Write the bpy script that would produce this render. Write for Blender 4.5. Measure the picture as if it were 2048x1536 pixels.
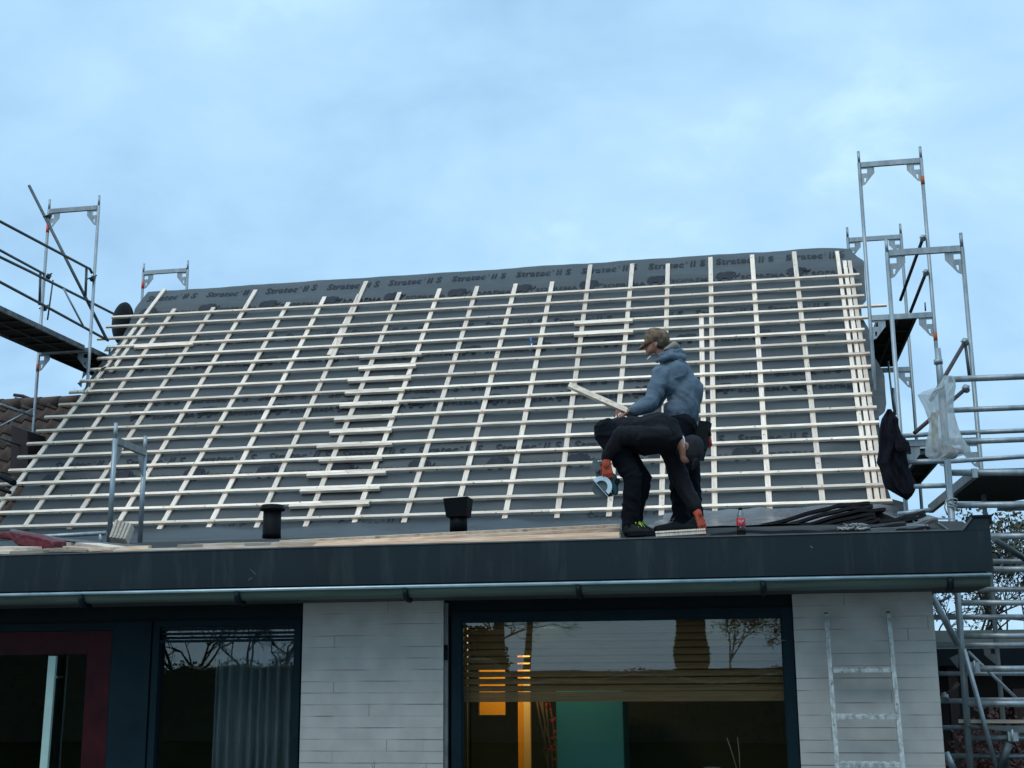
import bpy, bmesh, math, random
from mathutils import Vector, Matrix, noise
random.seed(7)
for o in list(bpy.data.objects): bpy.data.objects.remove(o)
S = bpy.context.scene; COL = S.collection
R = math.radians
# ------------------------------------------------------------------ camera
H = 1.75                       # eye height above the ground
FPX = 2583.2
yaw, pitch, roll = R(-10.59), R(12.363), R(-0.504)
cy, sy, cp, sp = math.cos(yaw), math.sin(yaw), math.cos(pitch), math.sin(pitch)
FW = Vector((sy*cp, cy*cp, sp)); RT = Vector((cy, -sy, 0)); UP = RT.cross(FW)
cr, sr = math.cos(roll), math.sin(roll)
RT, UP = cr*RT + sr*UP, -sr*RT + cr*UP
cam = bpy.data.cameras.new('camera'); co = bpy.data.objects.new('camera', cam); COL.objects.link(co)
co.matrix_world = Matrix(((RT.x, UP.x, -FW.x, 0), (RT.y, UP.y, -FW.y, 0), (RT.z, UP.z, -FW.z, H), (0, 0, 0, 1)))
cam.sensor_width = 36; cam.lens = FPX/2048*36; cam.clip_start = .1; cam.clip_end = 3000
S.camera = co
# ------------------------------------------------------------------ world: overcast dusk sky
w = bpy.data.worlds.new('World'); S.world = w; w.use_nodes = True
nt = w.node_tree; nt.nodes.clear(); N = nt.nodes.new; L = nt.links.new
def math_(op, a, b=None, c=None, tree=None):
    n = (tree or nt).nodes.new('ShaderNodeMath'); n.operation = op
    for i, x in enumerate((a, b, c)):
        if x is None: continue
        if isinstance(x, (int, float)): n.inputs[i].default_value = x
        else: (tree or nt).links.new(x, n.inputs[i])
    return n.outputs[0]
sky = N('ShaderNodeTexSky'); sky.sky_type = 'NISHITA'; sky.sun_disc = False
sky.sun_elevation = R(38); sky.sun_rotation = R(200); sky.dust_density = 1.5; sky.ozone_density = 3
tc = N('ShaderNodeTexCoord'); sx = N('ShaderNodeSeparateXYZ'); L(tc.outputs['Generated'], sx.inputs[0])
zz = math_('MAXIMUM', sx.outputs[2], 0.0)
den = math_('ADD', zz, 0.55)
cx_ = N('ShaderNodeCombineXYZ'); L(math_('DIVIDE', sx.outputs[0], den), cx_.inputs[0]); L(math_('DIVIDE', sx.outputs[1], den), cx_.inputs[1])
mp = N('ShaderNodeMapping'); mp.inputs['Scale'].default_value = (2.0, 2.6, 1); mp.inputs['Rotation'].default_value = (0, 0, R(-25)); mp.inputs['Location'].default_value = (5.7, 2.3, 0)
L(cx_.outputs[0], mp.inputs[0])
n1 = N('ShaderNodeTexNoise'); n1.inputs['Scale'].default_value = 1.15; n1.inputs['Detail'].default_value = 5; n1.inputs['Roughness'].default_value = .5; n1.inputs['Distortion'].default_value = .35
L(mp.outputs[0], n1.inputs['Vector'])
n2 = N('ShaderNodeTexNoise'); n2.inputs['Scale'].default_value = 3.4; n2.inputs['Detail'].default_value = 6; n2.inputs['Roughness'].default_value = .55; n2.inputs['Distortion'].default_value = .3
L(mp.outputs[0], n2.inputs['Vector'])
cl = math_('ADD', math_('MULTIPLY', n1.outputs[0], .60), math_('MULTIPLY', n2.outputs[0], .40))
rp = N('ShaderNodeValToRGB'); e = rp.color_ramp.elements
e[0].position = .32; e[0].color = (.27, .455, .665, 1)
e[1].position = .60; e[1].color = (.46, .68, .80, 1)
m_ = e.new(.46); m_.color = (.345, .555, .76, 1)
m_ = e.new(.54); m_.color = (.385, .60, .775, 1)
L(cl, rp.inputs[0])
# overcast dome: brighter towards the zenith
grad = math_('ADD', 1.0, math_('MULTIPLY', math_('MULTIPLY', math_('MAXIMUM', math_('SUBTRACT', zz, .5), 0), 1.0), 1.3))
vm = N('ShaderNodeVectorMath'); vm.operation = 'SCALE'; L(rp.outputs[0], vm.inputs[0]); L(math_('MULTIPLY', grad, 11.4), vm.inputs['Scale'])
mx = N('ShaderNodeMix'); mx.data_type = 'RGBA'; mx.inputs[0].default_value = .93
L(sky.outputs[0], mx.inputs[6]); L(vm.outputs[0], mx.inputs[7])
bg = N('ShaderNodeBackground'); bg.inputs[1].default_value = .12; L(mx.outputs[2], bg.inputs[0])
wo = N('ShaderNodeOutputWorld'); L(bg.outputs[0], wo.inputs[0])
sun = bpy.data.lights.new('sun', 'SUN'); sun.energy = 1.15; sun.angle = R(35); sun.color = (1, .93, .86)
so = bpy.data.objects.new('sun', sun); COL.objects.link(so); so.rotation_euler = (R(38), 0, R(-20))
S.view_settings.view_transform = 'Standard'; S.view_settings.look = 'None'; S.view_settings.gamma = 1; S.view_settings.exposure = 0
S.cycles.max_bounces = 8; S.cycles.transparent_max_bounces = 12

# ------------------------------------------------------------------ pixel -> point helpers (2048 x 1536 photo pixels, given a real plane)
def ray(u, v): return FW*FPX + RT*(u-1024) + UP*(768-v)
def P(u, v, Y): d = ray(u, v); q = d*(Y/d.y); q.z += H; return q
def PX(u, v, X): d = ray(u, v); q = d*(X/d.x); q.z += H; return q
def PP(u, v, n, c):   # plane n.p = c in world
    d = ray(u, v); t = (c - n.z*H)/d.dot(n); q = d*t; q.z += H; return q

# ------------------------------------------------------------------ materials
MATS = {}
def mat(name, col, rough=.6, metal=0, var=.15, scale=8, stretch=(1, 1, 1), bump=0, bscale=None, rnd=0, col2=None, spec=.5, detail=4, coord='Object'):
    if name in MATS: return MATS[name]
    m = bpy.data.materials.new(name); m.use_nodes = True; t = m.node_tree; n = t.nodes; l = t.links
    b = n['Principled BSDF']; b.inputs['Roughness'].default_value = rough; b.inputs['Metallic'].default_value = metal
    b.inputs['Specular IOR Level'].default_value = spec
    tc = n.new('ShaderNodeTexCoord'); mp = n.new('ShaderNodeMapping'); mp.inputs['Scale'].default_value = stretch
    l.new(tc.outputs[coord], mp.inputs[0])
    oi = n.new('ShaderNodeObjectInfo')
    ad = n.new('ShaderNodeVectorMath'); ad.operation = 'ADD'; l.new(mp.outputs[0], ad.inputs[0])
    if rnd:
        sc = n.new('ShaderNodeVectorMath'); sc.operation = 'SCALE'; sc.inputs['Scale'].default_value = 37
        cb = n.new('ShaderNodeCombineXYZ')
        for i in range(3): l.new(oi.outputs['Random'], cb.inputs[i])
        l.new(cb.outputs[0], sc.inputs[0]); l.new(sc.outputs[0], ad.inputs[1])
    no = n.new('ShaderNodeTexNoise'); no.inputs['Scale'].default_value = scale; no.inputs['Detail'].default_value = detail; no.inputs['Roughness'].default_value = .6
    l.new(ad.outputs[0], no.inputs['Vector'])
    r = n.new('ShaderNodeValToRGB'); c2 = col2 or tuple(c*(1-var) for c in col); c1 = col if col2 else tuple(min(1, c*(1+var)) for c in col)
    r.color_ramp.elements[0].position = .32; r.color_ramp.elements[1].position = .68
    r.color_ramp.elements[0].color = (*c2, 1); r.color_ramp.elements[1].color = (*c1, 1)
    l.new(no.outputs[0], r.inputs[0]); out = r.outputs[0]
    if rnd:
        hs = n.new('ShaderNodeHueSaturation'); v = math_('ADD', math_('MULTIPLY', oi.outputs['Random'], rnd, tree=t), 1-rnd*.5, tree=t)
        l.new(v, hs.inputs['Value']); l.new(out, hs.inputs['Color']); out = hs.outputs[0]
    l.new(out, b.inputs['Base Color'])
    rr = math_('ADD', math_('MULTIPLY', no.outputs[0], .25, tree=t), max(.02, rough-.12), tree=t); l.new(rr, b.inputs['Roughness'])
    if bump:
        nb = n.new('ShaderNodeTexNoise'); nb.inputs['Scale'].default_value = bscale or scale*3; nb.inputs['Detail'].default_value = 5
        l.new(ad.outputs[0], nb.inputs['Vector'])
        bp = n.new('ShaderNodeBump'); bp.inputs['Strength'].default_value = bump; bp.inputs['Distance'].default_value = .02
        l.new(nb.outputs[0], bp.inputs['Height']); l.new(bp.outputs[0], b.inputs['Normal'])
    MATS[name] = m; return m
def knots(m, sx_, col=(.22, .12, .06)):
    """scatter of small knots / nail marks on timber"""
    t = m.node_tree; n = t.nodes; l = t.links; b = n['Principled BSDF']; src = b.inputs['Base Color'].links[0].from_socket
    v = n.new('ShaderNodeTexVoronoi'); v.inputs['Scale'].default_value = sx_; tcn = [x for x in n if x.type == 'TEX_COORD'][0]
    l.new(tcn.outputs['Object'], v.inputs['Vector'])
    k = n.new('ShaderNodeValToRGB'); k.color_ramp.elements[0].position = .09; k.color_ramp.elements[1].position = .14
    k.color_ramp.elements[0].color = (1, 1, 1, 1); k.color_ramp.elements[1].color = (0, 0, 0, 1); l.new(v.outputs['Distance'], k.inputs[0])
    mx = n.new('ShaderNodeMix'); mx.data_type = 'RGBA'; l.new(math_('MULTIPLY', k.outputs[0], .7, tree=t), mx.inputs[0]); l.new(src, mx.inputs[6]); mx.inputs[7].default_value = (*col, 1)
    l.new(mx.outputs[2], b.inputs['Base Color']); return m
M = {}
M['batten'] = knots(mat('batten wood', (.93, .80, .68), .75, 0, scale=5, stretch=(1, 9, 9), rnd=.55, col2=(.68, .50, .35), bump=.15), 8.5)
M['cbatten'] = knots(mat('counter batten wood', (.90, .78, .66), .75, 0, scale=5, stretch=(12, 1, 1), rnd=.38, col2=(.66, .50, .38), bump=.15), 9)
M['plank'] = knots(mat('plank wood', (.80, .60, .44), .7, 0, scale=4, stretch=(.6, 9, 9), rnd=.7, col2=(.52, .33, .21), bump=.15), 3.5)
M['greywood'] = mat('weathered wood', (.42, .36, .29), .8, 0, scale=5, stretch=(1, 14, 14), rnd=.3, col2=(.24, .19, .15))
M['membrane'] = mat('roof membrane', (.068, .077, .080), .45, 0, scale=1.3, rnd=0, col2=(.044, .051, .055), spec=.3, bump=.9, bscale=2.8, stretch=(.6, 1.6, 1.6))
M['print'] = mat('print ink', (.014, .018, .026), .6, 0, scale=3, col2=(.026, .030, .038), spec=.2)
M['sheet'] = mat('loose membrane', (.15, .16, .175), .28, 0, scale=1.2, col2=(.055, .06, .07), bump=.9, bscale=3)
M['galv'] = mat('galvanised steel', (.36, .40, .42), .45, .55, scale=14, rnd=.2, col2=(.22, .26, .28), stretch=(1, 1, .3))
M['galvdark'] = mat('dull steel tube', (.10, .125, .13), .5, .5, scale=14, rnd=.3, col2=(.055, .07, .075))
M['rust'] = mat('rusty tube', (.09, .06, .055), .6, .4, scale=18, col2=(.04, .03, .03))
M['alu'] = mat('aluminium', (.42, .46, .47), .38, .6, scale=10, rnd=.15, col2=(.28, .32, .33))
M['bandred'] = mat('red band', (.75, .06, .04), .5)
M['bandorange'] = mat('orange band', (.42, .11, .03), .6)
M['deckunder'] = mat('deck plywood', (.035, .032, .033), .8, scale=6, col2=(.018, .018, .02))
M['black'] = mat('black plastic', (.005, .007, .009), .6, spec=.12, scale=12, col2=(.003, .004, .005))
M['rubber'] = mat('rubber sheet', (.016, .016, .018), .65, spec=.2, scale=5, rnd=.9, col2=(.006, .006, .008), bump=.3)
M['greysheet'] = mat('grey sheet edge', (.11, .125, .13), .6, scale=6, col2=(.06, .068, .07), bump=.3)
M['teal'] = mat('dark teal paint', (.004, .016, .022), .55, scale=3, col2=(.0025, .010, .015), spec=.10)
M['tealdark'] = mat('darker teal paint', (.003, .010, .014), .5, scale=3, col2=(.002, .006, .009), spec=.15)
M['red'] = mat('dark red paint', (.036, .005, .007), .45, scale=4, col2=(.018, .003, .005), spec=.12)
M['soffit'] = mat('soffit', (.012, .016, .018), .8)
M['gutterm'] = mat('gutter zinc', (.045, .075, .062), .4, .25, scale=3, stretch=(.5, 1, 6), col2=(.022, .04, .033))
M['beadhighlight'] = mat('gutter bead', (.42, .52, .55), .3, .6, scale=6, stretch=(.6, 1, 1), col2=(.24, .33, .36))  # highlight along the gutter top put into the bead's paler colour
M['handle'] = mat('white green bar', (.36, .50, .46), .4, scale=3, col2=(.28, .42, .39))
M['curtain'] = mat('curtain cloth', (.17, .21, .245), .8, scale=5, stretch=(6, 6, .4), col2=(.09, .12, .145))
M['blind'] = mat('wood blind', (.30, .165, .072), .55, scale=6, stretch=(.5, 4, 12), col2=(.19, .10, .04))
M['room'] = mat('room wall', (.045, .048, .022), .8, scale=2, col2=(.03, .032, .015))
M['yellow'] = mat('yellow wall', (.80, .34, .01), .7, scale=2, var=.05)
M['cream'] = mat('cream door frame', (.9, .62, .22), .6, scale=2, var=.05)
M['tealpanel'] = mat('teal panel', (.045, .29, .31), .55, scale=2, var=.06)
M['rubberhose'] = mat('rope grey', (.36, .38, .36), .8, scale=20, col2=(.20, .21, .2))
M['tile'] = mat('clay tile', (.085, .05, .036), .8, scale=6, col2=(.03, .023, .02), rnd=0, bump=.4)
M['chim'] = mat('chimney cowl', (.03, .018, .02), .7)
M['grass'] = mat('grass', (.012, .017, .007), .98, spec=0, scale=.6, col2=(.006, .009, .004), bump=.5, bscale=30)
M['bark'] = mat('bark', (.035, .028, .022), .9, scale=9, stretch=(3, 3, .6), col2=(.018, .015, .012), bump=.6)
M['leaf'] = mat('leaf', (.05, .06, .02), .7, scale=3, col2=(.03, .025, .012), rnd=0)
M['redleaf'] = mat('red leaf', (.10, .02, .012), .7, scale=3, col2=(.05, .012, .008))
M['moss'] = mat('mossy roof', (.055, .055, .035), .9, scale=5, col2=(.025, .028, .018), bump=.5)
M['shed'] = mat('shed wood', (.03, .018, .014), .8, scale=3, stretch=(8, 8, .5), col2=(.012, .008, .007))
M['skin'] = mat('skin', (.36, .18, .13), .55, scale=15, col2=(.26, .12, .085), spec=.4)
M['hoodie'] = mat('blue grey hoodie', (.118, .162, .208), .9, scale=7, col2=(.085, .12, .158), bump=.5, bscale=26, spec=.2)
M['lining'] = mat('hood lining', (.30, .27, .23), .9, scale=12, col2=(.2, .18, .16), bump=.4)
M['trouser'] = mat('work trousers', (.0065, .008, .0115), .9, scale=6, col2=(.004, .005, .008), bump=.5, bscale=20, spec=.12)
M['jacket'] = mat('black jacket', (.009, .0095, .013), .8, scale=6, col2=(.005, .0055, .008), bump=.5, bscale=18, spec=.18)
M['shoe'] = mat('black shoe', (.005, .007, .009), .6, scale=14, col2=(.003, .004, .005), spec=.2)
M['shoe2'] = mat('dark green boot', (.010, .016, .017), .6, scale=14, col2=(.005, .009, .009), spec=.2)
M['lime'] = mat('lime lace', (.40, .60, .06), .6)
M['cap1'] = mat('camouflage cap', (.22, .14, .08), .85, scale=24, col2=(.07, .05, .035), detail=1)
M['cap2'] = mat('grey cap', (.018, .018, .023), .85, spec=.2, scale=20, col2=(.02, .02, .025))
M['glove'] = mat('orange glove', (.48, .075, .03), .75, scale=22, col2=(.33, .045, .02), bump=.3)
M['hair'] = mat('short hair', (.05, .03, .02), .8, scale=60, col2=(.025, .016, .012))
M['sawteal'] = mat('saw housing', (.012, .075, .085), .45, scale=10, col2=(.006, .05, .06))
M['steel'] = mat('bright steel', (.62, .66, .68), .3, .7, scale=10, col2=(.45, .5, .52))
M['whiteplastic'] = mat('pale guard', (.60, .70, .76), .4, scale=8, col2=(.45, .56, .64))
M['redbag'] = mat('red bag', (.15, .010, .02), .6, scale=7, col2=(.07, .006, .012), bump=.5)
M['redpl'] = mat('red plastic', (.5, .02, .03), .5)
M['bluepl'] = mat('blue plastic', (.02, .12, .38), .5)
M['cola'] = mat('cola', (.012, .004, .003), .15)
M['label'] = mat('bottle label', (.55, .02, .03), .4)
M['white'] = mat('white', (.8, .8, .78), .6, var=.04)
M['chalk'] = mat('pale stain', (.09, .11, .115), .8)
M['ladder'] = knots(mat('peeling white ladder', (.50, .55, .55), .8, scale=30, stretch=(1, 1, .4), col2=(.17, .19, .185), bump=.5), 16, (.04, .04, .035))
M['orangeglow'] = mat('amber candle', (.9, .5, .1), .5)
# fascia: dark teal grey with runs
def fascia_mat():
    m = mat('fascia sheet', (.010, .020, .026), .6, scale=1.2, col2=(.007, .014, .019), spec=.22)
    t = m.node_tree; n = t.nodes; l = t.links; b = n['Principled BSDF']; src = b.inputs['Base Color'].links[0].from_socket
    tc = n.new('ShaderNodeTexCoord'); mp = n.new('ShaderNodeMapping'); mp.inputs['Scale'].default_value = (4.2, 1, .55); l.new(tc.outputs['Object'], mp.inputs[0])
    no = n.new('ShaderNodeTexNoise'); no.inputs['Scale'].default_value = 1.6; no.inputs['Detail'].default_value = 8; no.inputs['Roughness'].default_value = .68; no.inputs['Distortion'].default_value = .4; l.new(mp.outputs[0], no.inputs['Vector'])
    r = n.new('ShaderNodeValToRGB'); r.color_ramp.elements[0].position = .50; r.color_ramp.elements[1].position = .82
    r.color_ramp.elements[0].color = (0, 0, 0, 1); r.color_ramp.elements[1].color = (.8, .8, .8, 1); l.new(no.outputs[0], r.inputs[0])
    mx = n.new('ShaderNodeMix'); mx.data_type = 'RGBA'; l.new(r.outputs[0], mx.inputs[0]); l.new(src, mx.inputs[6]); mx.inputs[7].default_value = (.04, .056, .054, 1)
    l.new(mx.outputs[2], b.inputs['Base Color']); return m
M['fascia'] = fascia_mat()
# painted brickwork
def brick_mat():
    m = bpy.data.materials.new('painted brick'); m.use_nodes = True; t = m.node_tree; n = t.nodes; l = t.links; b = n['Principled BSDF']
    tc = n.new('ShaderNodeTexCoord'); s = n.new('ShaderNodeSeparateXYZ'); l.new(tc.outputs['Object'], s.inputs[0])
    def nz(sc, st=(1, 1, 1), det=4):
        mp = n.new('ShaderNodeMapping'); mp.inputs['Scale'].default_value = st; l.new(tc.outputs['Object'], mp.inputs[0])
        q = n.new('ShaderNodeTexNoise'); q.inputs['Scale'].default_value = sc; q.inputs['Detail'].default_value = det; l.new(mp.outputs[0], q.inputs['Vector']); return q.outputs[0]
    def ramp(v, p0, p1, c0=0, c1=1):
        r = n.new('ShaderNodeValToRGB'); r.color_ramp.elements[0].position = p0; r.color_ramp.elements[1].position = p1
        r.color_ramp.elements[0].color = (c0, c0, c0, 1); r.color_ramp.elements[1].color = (c1, c1, c1, 1); l.new(v, r.inputs[0]); return r.outputs[0]
    mt = lambda op, a, c=None: math_(op, a, c, tree=t)
    ROW = .0965
    zz = mt('DIVIDE', mt('ADD', s.outputs[2], mt('MULTIPLY', nz(3, det=2), .006)), ROW)
    fz = mt('FRACT', zz); row = mt('FLOOR', zz)
    bed = ramp(fz, .03, .10, 1, 0)                      # bed joint
    xo = mt('ADD', mt('DIVIDE', s.outputs[0], .32), mt('MULTIPLY', row, .5)); perp = ramp(mt('FRACT', xo), .010, .030, 1, 0)
    c = n.new('ShaderNodeCombineXYZ'); l.new(mt('FLOOR', xo), c.inputs[0]); l.new(row, c.inputs[1]); wn = n.new('ShaderNodeTexWhiteNoise'); l.new(c.outputs[0], wn.inputs['Vector'])
    mb_ = ramp(nz(2.0, (1, 1, 6), 3), .46, .60); mp_ = ramp(wn.outputs[0], .84, .87)
    dark = mt('MAXIMUM', mt('MULTIPLY', bed, mb_), mt('MULTIPLY', mt('MULTIPLY', perp, mp_), .7))
    base = n.new('ShaderNodeValToRGB'); e = base.color_ramp.elements; e[0].position = .3; e[1].position = .7; e[0].color = (.30, .30, .285, 1); e[1].color = (.375, .375, .355, 1); l.new(nz(5, det=6), base.inputs[0])
    mx = n.new('ShaderNodeMix'); mx.data_type = 'RGBA'; l.new(mt('MULTIPLY', dark, .62), mx.inputs[0]); l.new(base.outputs[0], mx.inputs[6]); mx.inputs[7].default_value = (.09, .09, .085, 1)
    l.new(mx.outputs[2], b.inputs['Base Color']); b.inputs['Roughness'].default_value = .6; b.inputs['Specular IOR Level'].default_value = .3
    h = mt('ADD', mt('MULTIPLY', mt('SUBTRACT', 1, mt('MAXIMUM', mt('MULTIPLY', bed, mt('ADD', mt('MULTIPLY', mb_, .6), .4)), mt('MULTIPLY', perp, mp_))), .7), mt('ADD', mt('MULTIPLY', nz(45, det=3), .16), mt('MULTIPLY', wn.outputs[0], .22)))
    bp = n.new('ShaderNodeBump'); bp.inputs['Strength'].default_value = .9; bp.inputs['Distance'].default_value = .007; l.new(h, bp.inputs['Height']); l.new(bp.outputs[0], b.inputs['Normal'])
    return m
M['brick'] = brick_mat()
def glass_mat(name, tint=(.85, .88, .86), k=.066):
    m = bpy.data.materials.new(name); m.use_nodes = True; t = m.node_tree; n = t.nodes; l = t.links; n.remove(n['Principled BSDF'])
    tr = n.new('ShaderNodeBsdfTransparent'); tr.inputs[0].default_value = (*tint, 1)
    gl = n.new('ShaderNodeBsdfGlossy'); gl.inputs['Roughness'].default_value = .0; gl.inputs[0].default_value = (.95, 1, 1, 1)
    no = n.new('ShaderNodeTexNoise'); no.inputs['Scale'].default_value = .9; bp = n.new('ShaderNodeBump'); bp.inputs['Strength'].default_value = .06; bp.inputs['Distance'].default_value = .02
    tc = n.new('ShaderNodeTexCoord'); l.new(tc.outputs['Object'], no.inputs['Vector']); l.new(no.outputs[0], bp.inputs['Height']); l.new(bp.outputs[0], gl.inputs['Normal'])
    ms = n.new('ShaderNodeMixShader'); ms.inputs[0].default_value = k; l.new(tr.outputs[0], ms.inputs[1]); l.new(gl.outputs[0], ms.inputs[2])
    l.new(ms.outputs[0], n['Material Output'].inputs[0]); return m
M['glass'] = glass_mat('window glass')
def plastic_film():
    m = bpy.data.materials.new('clear plastic film'); m.use_nodes = True; t = m.node_tree; n = t.nodes; l = t.links; b = n['Principled BSDF']
    b.inputs['Base Color'].default_value = (.62, .66, .66, 1); b.inputs['Roughness'].default_value = .35
    tr = n.new('ShaderNodeBsdfTransparent'); tl = n.new('ShaderNodeBsdfTranslucent'); tl.inputs[0].default_value = (.65, .7, .7, 1)
    no = n.new('ShaderNodeTexNoise'); no.inputs['Scale'].default_value = 12; no.inputs['Detail'].default_value = 5; no.inputs['Distortion'].default_value = 1
    tc = n.new('ShaderNodeTexCoord'); mp = n.new('ShaderNodeMapping'); mp.inputs['Scale'].default_value = (1, 1, .4); l.new(tc.outputs['Object'], mp.inputs[0]); l.new(mp.outputs[0], no.inputs['Vector'])
    bp = n.new('ShaderNodeBump'); bp.inputs['Strength'].default_value = 1; bp.inputs['Distance'].default_value = .04; l.new(no.outputs[0], bp.inputs['Height']); l.new(bp.outputs[0], b.inputs['Normal']); l.new(bp.outputs[0], tl.inputs['Normal'])
    a = n.new('ShaderNodeMixShader'); a.inputs[0].default_value = .45; l.new(b.outputs[0], a.inputs[1]); l.new(tl.outputs[0], a.inputs[2])
    c = n.new('ShaderNodeMixShader'); l.new(math_('MULTIPLY', no.outputs[0], .85, tree=t), c.inputs[0]); l.new(a.outputs[0], c.inputs[1]); l.new(tr.outputs[0], c.inputs[2])
    l.new(c.outputs[0], n['Material Output'].inputs[0]); return m
M['film'] = plastic_film()
def clear_bottle():
    m = glass_mat('bottle plastic', (.72, .78, .78), .10); return m
M['bottle'] = clear_bottle()

# ------------------------------------------------------------------ mesh helpers
class MB:
    def __init__(s): s.b = bmesh.new(); s.mi = 0
    def face(s, pts):
        f = s.b.faces.new([s.b.verts.new(p) for p in pts]); f.material_index = s.mi; return f
    def hexa(s, a, b):   # a, b: two matching quads
        va = [s.b.verts.new(p) for p in a]; vb = [s.b.verts.new(p) for p in b]; n = len(va)
        fs = [s.b.faces.new(va[::-1]), s.b.faces.new(vb)]
        for i in range(n): fs.append(s.b.faces.new((va[i], va[(i+1) % n], vb[(i+1) % n], vb[i])))
        for f in fs: f.material_index = s.mi
    def box(s, lo, hi):
        (x0, y0, z0), (x1, y1, z1) = lo, hi
        s.hexa([(x0, y0, z0), (x1, y0, z0), (x1, y1, z0), (x0, y1, z0)], [(x0, y0, z1), (x1, y0, z1), (x1, y1, z1), (x0, y1, z1)])
    def beam(s, a, b, w, t, n):      # box from a to b, width w across, thickness t along normal n (sitting on the line)
        a, b, n = Vector(a), Vector(b), Vector(n).normalized(); d = (b-a).normalized(); c = d.cross(n).normalized()*w/2; n = c.cross(d).normalized()*t
        q = lambda p: [p-c, p+c, p+c+n, p-c+n]
        s.hexa(q(a), q(b))
    def tube(s, a, b, r, r2=None, seg=12, cap=True):
        a, b = Vector(a), Vector(b); d = (b-a); r2 = r if r2 is None else r2
        x = d.orthogonal().normalized(); y = d.normalized().cross(x)
        A = [s.b.verts.new(a+(x*math.cos(i*2*math.pi/seg)+y*math.sin(i*2*math.pi/seg))*r) for i in range(seg)]
        B = [s.b.verts.new(b+(x*math.cos(i*2*math.pi/seg)+y*math.sin(i*2*math.pi/seg))*r2) for i in range(seg)]
        for i in range(seg):
            f = s.b.faces.new((A[i], A[(i+1) % seg], B[(i+1) % seg], B[i])); f.smooth = True; f.material_index = s.mi
        if cap: 
            for q in (A[::-1], B): s.b.faces.new(q).material_index = s.mi
    def path(s, pts, r, seg=8):
        pts = [Vector(p) for p in pts]; rs = r if isinstance(r, (list, tuple)) else [r]*len(pts); rings = []
        x = None
        for i, p in enumerate(pts):
            d = (pts[min(i+1, len(pts)-1)]-pts[max(i-1, 0)]).normalized()
            x = d.orthogonal().normalized() if x is None else (x-d*x.dot(d)).normalized()
            y = d.cross(x); rings.append([s.b.verts.new(p+(x*math.cos(k*2*math.pi/seg)+y*math.sin(k*2*math.pi/seg))*rs[i]) for k in range(seg)])
        for A, B in zip(rings, rings[1:]):
            for i in range(seg):
                f = s.b.faces.new((A[i], A[(i+1) % seg], B[(i+1) % seg], B[i])); f.smooth = True; f.material_index = s.mi
        for q in (rings[0][::-1], rings[-1]): s.b.faces.new(q).material_index = s.mi
    def lathe(s, c, prof, seg=20):
        rings = [[s.b.verts.new((c[0]+r*math.cos(i*2*math.pi/seg), c[1]+r*math.sin(i*2*math.pi/seg), c[2]+z)) for i in range(seg)] for r, z in prof]
        for A, B in zip(rings, rings[1:]):
            for i in range(seg):
                f = s.b.faces.new((A[i], A[(i+1) % seg], B[(i+1) % seg], B[i])); f.smooth = True; f.material_index = s.mi
        for q in (rings[0][::-1], rings[-1]): s.b.faces.new(q).material_index = s.mi
    def prism(s, pts, off): # polygon extruded by vector
        o = Vector(off); s.hexa(pts, [Vector(p)+o for p in pts])
    def build(s, name, m, parent=None, fixn=True):
        if fixn: bmesh.ops.recalc_face_normals(s.b, faces=s.b.faces)
        me = bpy.data.meshes.new(name); s.b.to_mesh(me); s.b.free()
        for k in (m if isinstance(m, (list, tuple)) else [m]): me.materials.append(k)
        return link(name, me, parent)
def link(name, me, parent=None):
    o = bpy.data.objects.new(name, me); COL.objects.link(o)
    if parent is not None:
        # geometry is authored in world space: move it to the parent's frame
        off = world_off(parent); me.transform(Matrix.Translation(-off)); o.parent = parent
    else:
        # put the origin at the base of the thing
        vs = [v.co for v in me.vertices]
        c = Vector((sum(v.x for v in vs)/len(vs), sum(v.y for v in vs)/len(vs), min(v.z for v in vs)))
        me.transform(Matrix.Translation(-c)); o.location = c
    return o
def world_off(o):
    v = Vector(o.location)
    while o.parent: o = o.parent; v += Vector(o.location)
    return v
def tag(o, label=None, cat=None, group=None, kind=None):
    if label: o['label'] = label
    if cat: o['category'] = cat
    if group: o['group'] = group
    if kind: o['kind'] = kind
    return o
def thing(name, loc, label, cat, group=None):
    o = bpy.data.objects.new(name, None); COL.objects.link(o); o.location = loc; o.empty_display_size = .1; return tag(o, label, cat, group)

# ------------------------------------------------------------------ setting
b = MB(); b.face([(-600, -600, 0), (600, -600, 0), (600, 900, 0), (-600, 900, 0)]); tag(b.build('ground', M['grass']), kind='structure')

YF = 10.4; YW = 10.95; ZF = H+1.0
XR = P(1984, 1100, YF).x; XL = -8.6
b = MB(); b.box((-13, 4.2, .004), (4.5, YW-.02, .03)); tag(b.build('bounce_slab', mat('patio paving', (.42, .41, .38), .85, scale=3, col2=(.30, .29, .27))), kind='structure')  # pale paving added out of view to bounce light up onto the wall
# =================================================================== HOUSE (pitched roof) ============================
PT = R(48); EAVE = P(1540, 1015, 15.5); PN = Vector((0, -math.sin(PT), math.cos(PT))); PC = PN.dot(EAVE); SD = Vector((0, math.cos(PT), math.sin(PT)))
def RP(u, v, h=0): return PP(u, v, PN, PC+h)
def slope(p): return (p.y-EAVE.y)/math.cos(PT)
def RS(x, s, h=0): return Vector((x, EAVE.y, EAVE.z)) + SD*s + PN*h
house = thing('house', (-4, 17.5, 0), 'house with steep roof stripped to grey membrane and pale timber battens', 'house')
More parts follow.
